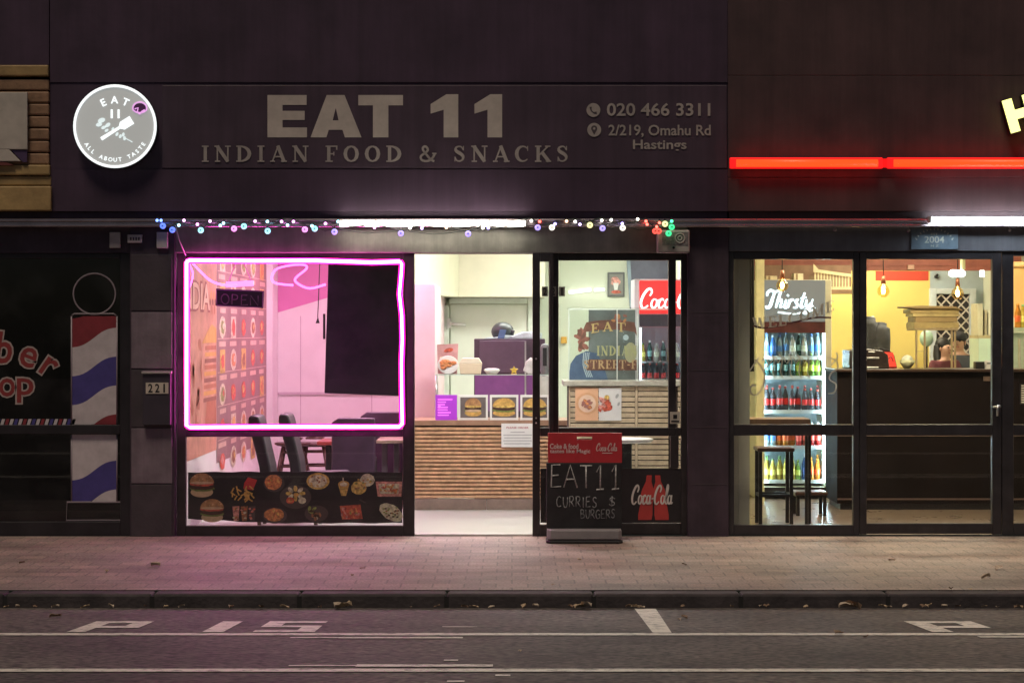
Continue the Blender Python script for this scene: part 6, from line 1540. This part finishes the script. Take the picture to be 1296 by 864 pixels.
while zz < lz1 + w_*1.1:
    for s_, yo in ((1, 0), (-1, .009)):
        p0, p1 = clipd(0, zz, s_)
        (xa, za), (xb, zb_2) = p0, p1
        m_ = (zb_2-za)/(xb-xa)
        ts = [(xa, za), (xb, zb_2)]
        def cl(pt, other):
            x, z = pt
            if z < lz0: return (x + (lz0-z)/m_, lz0)
            if z > lz1: return (x + (lz1-z)/m_, lz1)
            return pt
        q0, q1 = cl(p0, p1), cl(p1, p0)
        if q0[0] < lx1-.01 and q1[0] > lx0+.01 and q1[0] > q0[0]+.01: b.ribbon([q0, q1], .016, ly+yo, .005)
    zz += st_
b.build("lattice", mat("white_lattice", (.66,.62,.56), .4), ld)
wm = MB(); wm.prism([(X(1184,ly),Z(349,ly)),(X(1187,ly),Z(346,ly)),(X(1188.5,ly),Z(347,ly)),(X(1187,ly),Z(351,ly)),(X(1184.5,ly),Z(352,ly))], BBY-.03, BBY-.001)
tag(wm.build("wall_sensor", m_black), "tiny dark sensor high on blue grey wall above lattice door", "sensor")
bxw = MB(); bxw.pbox(1149,1157.5,335,341,4.84,4.879); tag(bxw.build("beam_box", mat("pink_beige_box", (.62,.36,.26), .5), bevel=.005), "small pinkish beige box fixed to the red brown beam", "box")

# ---- kitchen units at the right
ku = thing("kitchen_shelf", "cream kitchen shelf with upright boards right of lattice door", "shelf")
ky2 = 4.6
b = MB(); b.pbox(1238,1262,424,428,ky2,ky2+.4); b.build("shelf_board", mat("olive_board", (.42,.36,.20), .5), ku)
for a, c, p0, col in ((1237.5,1244,384,(.55,.52,.36)),(1246.5,1249,392,(.40,.36,.24)),(1251,1256,396,(.62,.60,.46))):
    b = MB(); b.pbox(a,c,p0,423.8,ky2+.05,ky2+.35); b.build("upright_board", mat("upright_%d" % a, col, .5), ku)
kb = MB(); kb.pbox(1238.5,1262,428.3,640,ky2,ky2+.4); tag(kb.build("green_cabinet", mat("pale_green_cabinet", (.52,.66,.52), .4, var=.05), bevel=.006), "pale green cabinet under the cream kitchen shelf", "cabinet")
cr = thing("card_reader", "small dark payment terminal with pale front at counter edge", "card reader")
b = MB(); b.pbox(1235,1246,457.5,466.9,cy2+.1,cy2+.2); b.build("base", m_black, cr, bevel=.004)
b = MB(); b.pbox(1247,1256,456,466.9,cy2+.12,cy2+.16); b.build("card_stand", m_paper, cr)
b = MB(); b.pbox(1249,1254,459,460.4,cy2+.116,cy2+.119); b.build("mark", m_black, cr)
# ---- right window: blind, shelf and bottles
bl_ = thing("blind", "tan orange roller blind in the window at right edge", "blind")
b = MB(); by2 = 3.9
b.box(X(1278,by2), X(1400,by2), by2, by2+.012, Z(402,by2), Z(337,by2)); b.build("cloth", mat("tan_blind", (.58,.33,.12), .7, var=.12, scale=3), bl_)
b = MB(); b.bar((X(1278,by2),by2+.006,Z(335,by2)),(X(1400,by2),by2+.006,Z(335,by2)),.03); b.build("roller", mat("tan_roller", (.50,.28,.10), .5), bl_)
rsf = thing("bottle_shelf", "pale green shelf with dark stand behind right edge window", "shelf")
b = MB(); b.pbox(1278,1400,414.5,420,3.4,3.8); b.build("board", mat("pale_green_board", (.50,.58,.46), .4), rsf)
b = MB(); b.pbox(1279,1400,421,640,3.5,3.78); b.build("back_panel", mat("pale_green_panel", (.56,.66,.56), .5), rsf)
for px in (1290, 1296.5):
    b = MB(); b.pbox(px,px+2,428,467,3.3,3.33); b.build("rail", m_metal, rsf)
for k, (px, kn, lab) in enumerate(((1286.5,"orange","orange bottle on pale green shelf at right edge window"),(1293,"yellow","yellow bottle on pale green shelf at right edge window"),(1299.5,"dark","dark bottle on pale green shelf at right edge window"))):
    put(kn, X(px,3.55), 3.5, Z(414.5,3.4)+.0005, lab, None)
sg = MB(); sg.prism([(X(1291,cy2),Z(485,cy2)),(X(1310,cy2),Z(485,cy2)),(X(1310,cy2),Z(512,cy2)),(X(1291,cy2),Z(512,cy2))], cy2-.002, cy2+.018)
for k in range(8): sg.pbox(1292.5,1299,487+3*k,488.6+3*k,cy2-.004,cy2-.0022,1)
tag(sg.build("menu_sheet", [m_black, m_paper]), "black menu sheet with white lines on the counter at right edge", "menu")

# ---- hanging bulbs
def pendant(px, py, y, label):
    t = thing("pendant_bulb", label, "pendant lamp", "amber pendant bulbs")
    c = (X(px,y), y, Z(py,y)); k = (CAM_D+y)/F
    b = MB(); b.lathe([(.018,-7*k),(6*k,-4.5*k),(8.2*k,0),(6.6*k,5*k),(3*k,9*k),(.016,12*k)], c, 16); o = b.build("glass_globe", glass_mat("amber_glass", tint=(1.0,.80,.48), base=.08) if "amber_glass" not in MATS else MATS["amber_glass"], t)
    b = MB(); b.tube([(c[0],c[1],c[2]-3*k),(c[0],c[1],c[2]+1*k),(c[0],c[1],c[2]+5*k)], [1.5*k,2.6*k,1.4*k], 8); b.build("filament", em("amber_filament", (1.0,.66,.26), 60.0), t)
    b = MB(); b.tube([(c[0],c[1],c[2]+10*k),(c[0],c[1],c[2]+20*k)], [.022,.014], 8); b.build("socket", mat("copper_socket", (.28,.10,.05), .35, metal=.4), t)
    b = MB(); b.tube([(c[0],c[1],c[2]+20*k),(c[0],c[1],CZ)], .004, 5); b.build("cord", m_black, t)
pendant(990, 362, .9, "amber hanging bulb in front of the tall drinks fridge")
pendant(1118, 369, 1.3, "amber hanging bulb against the yellow wall")
pendant(1212, 372, 1.6, "amber hanging bulb in front of the lattice door")
gl_ = thing("ceiling_lamp", "bright white cluster lamp glowing above the lattice door bulb", "ceiling lamp")
gy2 = 3.6
b = MB()
for dx in (-5.5, 0, 5): b.sphere((X(1211.5+dx,gy2), gy2, Z(346,gy2)), .036, 0, (1.2,1,1), 10, 6)
b.build("lamp", em("white_lamp_glow", (1,1,.92), 6.0), gl_)
b = MB(); b.tube([(X(1218.5,gy2),gy2,Z(341,gy2)),(X(1218.5,gy2),gy2,CZ)], .024, 8); b.build("stem", mat("pale_yellow_stem", (.70,.66,.36), .4), gl_)
sl = thing("small_lamp", "small bright white wall lamp near the door frame", "lamp")
b = MB(); b.tube([(X(1243,5.0),5.0,Z(341,5.0)),(X(1243,5.0),5.0,Z(350,5.0))], .024, 8); b.build("lamp", em("white_lamp_glow", (1,1,.92), 6.0), sl)
b = MB(); b.tube([(X(1243,5.0),5.0,Z(340.8,5.0)),(X(1243,5.0),5.0,CZ)], .006, 6); b.build("stem", m_metal, sl)

# ---- window bench and stools
wb = thing("window_bench", "brown wooden bar bench with black legs along burger window", "bench")
wy = .45
b = MB(); b.box(X(934,wy), X(1026,wy), wy, wy+.36, Z(538,wy), Z(530,wy)); b.build("top", mat("bench_wood", (.22,.13,.08), .4, var=.25, scale=12), wb, bevel=.005)
for px, dy2 in ((935,.02),(943.5,.32),(1019,.02),(1023,.32)):
    yb4 = wy+dy2; b = MB(); b.box(X(px,yb4), X(px,yb4)+.022, yb4, yb4+.022, .0045, Z(538.2,wy)); b.build("leg", m_black, wb)
def barstool(px0, px1, ps, y, label):
    t = thing("bar_stool", label, "stool", "dark bar stools at the burger window")
    x0_, x1_ = X(px0,y), X(px1,y); d_ = x1_-x0_; zs_ = Z(ps,y)
    b = MB(); b.box(x0_-.012, x1_+.012, y-.012, y+d_+.012, zs_-.032, zs_); b.build("seat", m_wood_d, t, bevel=.01)
    for xx in (x0_, x1_-.028):
        for yy_ in (y, y+d_-.028):
            b = MB(); b.box(xx, xx+.028, yy_, yy_+.028, .0045, zs_-.033); b.build("leg", m_black, t)
    zr = Z(627,y)
    b = MB()
    b.box(x0_+.0285, x1_-.0285, y+.003, y+.025, zr-.012, zr+.012); b.box(x0_+.0285, x1_-.0285, y+d_-.025, y+d_-.003, zr-.012, zr+.012); b.box(x0_+.003, x0_+.025, y+.0285, y+d_-.0285, zr-.012, zr+.012); b.box(x1_-.025, x1_-.003, y+.0285, y+d_-.0285, zr-.012, zr+.012)
    b.build("foot_rail", m_black, t)
barstool(960.5, 1004, 566.5, .82, "dark square bar stool in front of the tall drinks fridge")
barstool(1008, 1046, 622, 1.7, "low dark stool on burger floor right of the bar stool")

# ---- lettering and scrolls on the burger shop window
wl2 = thing("window_lettering", "arched WELCOME lettering and scrolls on left burger shop window", "window lettering")
GYY = .046
m_vin = mat("dusty_olive_vinyl", (.55,.52,.42), .6, var=.2)
b = MB(); serif(b, "WELCOME", X(952,GYY), X(1056,GYY), Z(416,GYY), Z(402,GYY), GYY, 0, gap=.12, dep=.0012, curve=lambda t: .02*t+.125*t*t); b.build("lettering", m_vin, wl2)
b = MB()
def sc2(pts, w=.011, m=0): b.ribbon(smooth([(X(a,GYY),Z(c,GYY)) for a, c in pts], 5), w, GYY, .0012, m)
sc2([(953,412),(970,415),(1000,409),(1030,402),(1052,402)], .014, 1)
sc2([(955,455),(962,462),(968,476),(964,492),(956,500),(950,496),(951,488),(957,488)]); sc2([(966,470),(972,462),(970,454),(964,456)]); sc2([(948,470),(955,460),(960,452)]); sc2([(1046,452),(1058,456),(1060,466),(1052,472),(1050,480),(1058,486),(1056,496),(1048,498)]); sc2([(1052,462),(1060,452),(1058,446)])
for k, px in enumerate((976,986,998,1009,1020,1032)):
    sc2([(px,448),(px+4,456),(px+2,470),(px+5,478)], .009); sc2([(px-2,460),(px+5,452),(px+8,458)], .008)
b.build("scroll", [m_vin, mat("dull_maroon_vinyl", (.10,.03,.03), .5)], wl2)

# ============================================================ PEOPLE
def skin_mesh(name, joints, edges, material, parent=None, sub=2, loc=None):
    me = bpy.data.meshes.new(name); me.from_pydata([j[0] for j in joints], edges, [])
    o = bpy.data.objects.new(name+"_tmp", me); COL.objects.link(o)
    sk_ = o.modifiers.new("s", 'SKIN'); sk_.use_smooth_shade = True
    for i, j in enumerate(joints):
        r_ = j[1]; me.skin_vertices[0].data[i].radius = r_ if isinstance(r_, tuple) else (r_, r_)
    me.skin_vertices[0].data[0].use_root = True
    ss = o.modifiers.new("d", 'SUBSURF'); ss.levels = sub; ss.render_levels = sub
    dg = bpy.context.evaluated_depsgraph_get(); dg.update()
    m2 = bpy.data.meshes.new_from_object(o.evaluated_get(dg)); m2.name = name
    bpy.data.objects.remove(o)
    m2.materials.clear(); m2.materials.append(material)
    for p in m2.polygons: p.use_smooth = True
    n = bpy.data.objects.new(name, m2); COL.objects.link(n)
    if parent is not None: n.parent = parent
    return n
m_skin = mat("skin", (.50,.29,.20), .55, var=.08, scale=20)
m_hairb = mat("black_hair", (.012,.010,.010), .5)
def person(px, ptop, y, h, label, shirt, cap, yaw, lean=0.0):
    zt = Z(ptop, y); base = zt - h
    s = h/1.72
    J = [((0,0,.95),(.13,.10)),((0,0,1.12),(.12,.09)),((0,-.01,1.30),(.15,.10)),((0,-.01,1.42),(.09,.07)),((0,-.01,1.50),(.052,.052)),((0,-.03,1.58),(.072,.085)),((0,-.025,1.66),(.070,.088)),
         ((.17,-.01,1.40),(.06,.06)),((.23,-.02,1.14),(.045,.045)),((.17,-.24,1.06),(.034,.034)),((.12,-.33,1.04),(.038,.024)),
         ((-.17,-.01,1.40),(.06,.06)),((-.23,-.02,1.14),(.045,.045)),((-.17,-.24,1.06),(.034,.034)),((-.12,-.33,1.04),(.038,.024)),
         ((.10,0,.88),(.085,.085)),((.10,-.01,.48),(.058,.058)),((.10,.02,.09),(.042,.042)),((.10,-.12,.04),(.042,.032)),
         ((-.10,0,.88),(.085,.085)),((-.10,-.01,.48),(.058,.058)),((-.10,.02,.09),(.042,.042)),((-.10,-.12,.04),(.042,.032))]
    E_ = [(0,1),(1,2),(2,3),(3,4),(4,5),(5,6),(3,7),(7,8),(8,9),(9,10),(3,11),(11,12),(12,13),(13,14),(0,15),(15,16),(16,17),(17,18),(0,19),(19,20),(20,21),(21,22)]
    body = skin_mesh("person", J, E_, m_skin)
    tag(body, label, "person")
    mb_ = MB()
    # fingers, nose and ears stay with the body mesh
    for sx_ in (1, -1):
        for f_ in range(4): mb_.tube([(sx_*(.105+.018*f_),-.35,1.035),(sx_*(.10+.018*f_),-.385,1.03),(sx_*(.10+.018*f_),-.405,1.005)], [.009,.009,.007], 6)
        mb_.tube([(sx_*.085,-.33,1.04),(sx_*.065,-.36,1.05),(sx_*.062,-.38,1.045)], [.011,.010,.008], 6)
        mb_.sphere((sx_*.076,-.02,1.60), .02, 0, (.4,.8,1.3), 8, 5)
    mb_.tube([(0,-.105,1.625),(0,-.128,1.595),(0,-.112,1.585)], [.010,.015,.012], 6)
    t_ = mb_.build("tmp", m_skin); 
    import bmesh
    bm = bmesh.new(); bm.from_mesh(body.data); bm.from_mesh(t_.data); bm.to_mesh(body.data); bm.free(); bpy.data.objects.remove(t_)
    b = MB()
    for sx_ in (1,-1): b.sphere((sx_*.032,-.108,1.622), .011, 0, (1.2,.5,.8), 8, 5)
    b.build("eyes", m_black, body)
    b = MB(); b.tube([(-.026,-.106,1.555),(0,-.112,1.552),(.026,-.106,1.555)], .006, 5); b.build("mouth", mat("lips", (.35,.12,.10), .5), body)
    SJ = [((0,0,.90),(.155,.12)),((0,0,1.12),(.15,.12)),((0,-.01,1.30),(.175,.125)),((0,-.01,1.43),(.09,.085)),((.175,-.01,1.41),(.075,.075)),((.225,-.02,1.22),(.065,.065)),((-.175,-.01,1.41),(.075,.075)),((-.225,-.02,1.22),(.065,.065))]
    skin_mesh("shirt", SJ, [(0,1),(1,2),(2,3),(2,4),(4,5),(2,6),(6,7)], shirt, body)
    TJ = [((0,0,.95),(.15,.12)),((.10,0,.84),(.10,.10)),((.10,-.01,.48),(.075,.075)),((.10,.02,.10),(.06,.06)),((-.10,0,.84),(.10,.10)),((-.10,-.01,.48),(.075,.075)),((-.10,.02,.10),(.06,.06))]
    skin_mesh("trousers", TJ, [(0,1),(1,2),(2,3),(0,4),(4,5),(5,6)], m_dark_up, body)
    b = MB(); b.sphere((0,-.005,1.645), .094, 0, (.95,1.12,.95), 16, 9)
    vv = []; 
    if cap:
        b2 = MB(); b2.sphere((0,-.012,1.668), .094, 0, (.98,1.12,.80), 16, 8); b2.hprism([(.07*math.cos(R(a)), -.095+.075*math.sin(R(a))) for a in range(180,361,20)], 1.648, 1.658); b2.build("cap", mat("black_cap", (.02,.02,.024), .7), body)
        b = MB(); b.sphere((0,.03,1.61), .082, 0, (.98,1.0,1.0), 14, 8); b.build("hair", m_hairb, body)
    else:
        b = MB(); b.sphere((0,.028,1.65), .092, 0, (1,1.05,1.02), 16, 9)
        b.tube(smooth([(.055,.05,1.64),(.075,.04,1.52),(.08,.0,1.40)],4), [.05]*9, 8); b.tube(smooth([(-.055,.05,1.64),(-.075,.04,1.52),(-.08,.0,1.40)],4), [.05]*9, 8)
        b.build("hair", m_hairb, body)
    body.location = (X(px,y), y, base); body.rotation_euler = (0,0,yaw); body.scale = (s,s,s)
    return body
# heads: rows 421 and 425 of the photograph
person(1214, 421, 6.2, Z(421,6.2)-.004, "person in black cap and dark top standing right of box rack", mat("dark_top", (.045,.05,.058), .8), True, R(-25))
person(1195, 429, 5.9, Z(429,5.9)-.004, "person with long black hair and red top behind box rack", mat("red_top", (.12,.025,.035), .8), False, R(30))

# ============================================================ LEAVES AND LITTER ON THE GROUND
m_leafs = [mat("dry_leaf_tan", (.46,.34,.22), .7, var=.3, scale=30), mat("dry_leaf_pale", (.52,.42,.32), .7, var=.3, scale=30), mat("dry_leaf_brown", (.26,.17,.11), .7, var=.3, scale=30)]
def leaf_mesh(k):
    r2 = random.Random(50+k); b = MB(); n = 5
    L = []; Rr = []; C_ = []
    for i in range(n+1):
        t = i/n; w_ = .34*math.sin(math.pi*min(1,t*.95+.03))*(1+.25*r2.uniform(-1,1)); zc = .10*math.sin(t*3.1)*r2.uniform(.3,1.2)
        C_.append((t-.5, 0, zc)); L.append((t-.5+r2.uniform(-.05,.05), w_, zc+.14+r2.uniform(0,.12))); Rr.append((t-.5+r2.uniform(-.05,.05), -w_, zc+.12+r2.uniform(0,.14)))
    v = C_+L+Rr; m_ = n+1; f = []
    for i in range(n): f += [(i,i+1,m_+i+1,m_+i),(i+1,i,2*m_+i,2*m_+i+1)]
    b.add(v, f, 0)
    o = b.build("dry_leaf", m_leafs[k % 3]); me = o.data; bpy.data.objects.remove(o); return me
LM = [leaf_mesh(k) for k in range(9)]
def leaf(x, y, z, s, k, label, group):
    o = bpy.data.objects.new("dry_leaf", LM[k % 9]); COL.objects.link(o); o.location = (x, y, z); s *= .58; o.scale = (s,s,s*rnd.uniform(.7,1.3)); o.rotation_euler = (rnd.uniform(-.3,.3), rnd.uniform(-.3,.3), rnd.random()*6.3)
    return tag(o, label, "leaf", group)
def pave_y(py): return F*CAM_H/(py-HY) - CAM_D
for px, py, s, k, lab in ((197,717,.14,1,"large pale curled leaf on pavement below the barber pole"),(135,724,.07,0,"small leaf on pavement at far left"),(459,720,.07,1,"small pale leaf on pink lit pavement by the open door"),(446,729,.055,2,"tiny leaf on pavement nearer the kerb by the open door"),(733,709,.08,3,"tan leaf on pavement in front of the chalkboard sign"),(1129,710,.09,1,"tan leaf on pavement below the burger shop door"),(1264,720.5,.15,4,"large pale leaf on pavement at right edge"),(1248,732,.13,7,"long pale leaf on pavement close to kerb at right"),(1204,747,.09,5,"leaf lying on kerb edge near right parking letter"),(1228,747,.07,6,"small leaf on kerb edge right of its larger neighbour"),(28,713,.07,2,"small dark leaf on pavement under barber window"),(700,741,.06,2,"dark leaf on pavement close to kerb in the middle"),(866,715,.07,1,"small pale leaf below the dark pillar")):
    y = pave_y(py); leaf((px-648)*(CAM_D+y)/F, y, .006, s, k, lab, None)
gut = [8,22,44,108,140,184,210,230,292,405,428,432,436,440,588,600,622,662,664,678,722,733,742,796,804,812,864,926,962,970,1075,1071,1079,1117,1126,1168,1176,1195,1212,1246,1262,1285,1290,70,330,360,520,553,1020,1146]
for i, px in enumerate(gut):
    y = KERB_Y - rnd.uniform(.03,.16); s = rnd.uniform(.05,.10) if px not in (1075,1071,1079,428,436,742,733) else .17
    leaf((px-648)*(CAM_D+y)/F, y, road_z(y)+.012, s, i, "dry curled leaf lying in the gutter against the kerb", "leaves in the gutter along the kerb")
for px, py, s, k, lab in ((1061,803,.13,2,"dark crumpled leaf on the white parking line"),(1096,808,.08,1,"pale leaf just below the white parking line"),(866,783,.10,5,"dark leaf on road right of the parking bay stripe"),(860,786,.06,4,"small leaf on road beside the bay stripe"),(658,826,.05,1,"small pale leaf on the open road near middle"),(70,782,.12,2,"dark thin leaf on road at left of parking letter")):
    y = road_y(py); leaf((px-648)*(CAM_D+y)/F, y, road_z(y)+.008, s, k, lab, None)
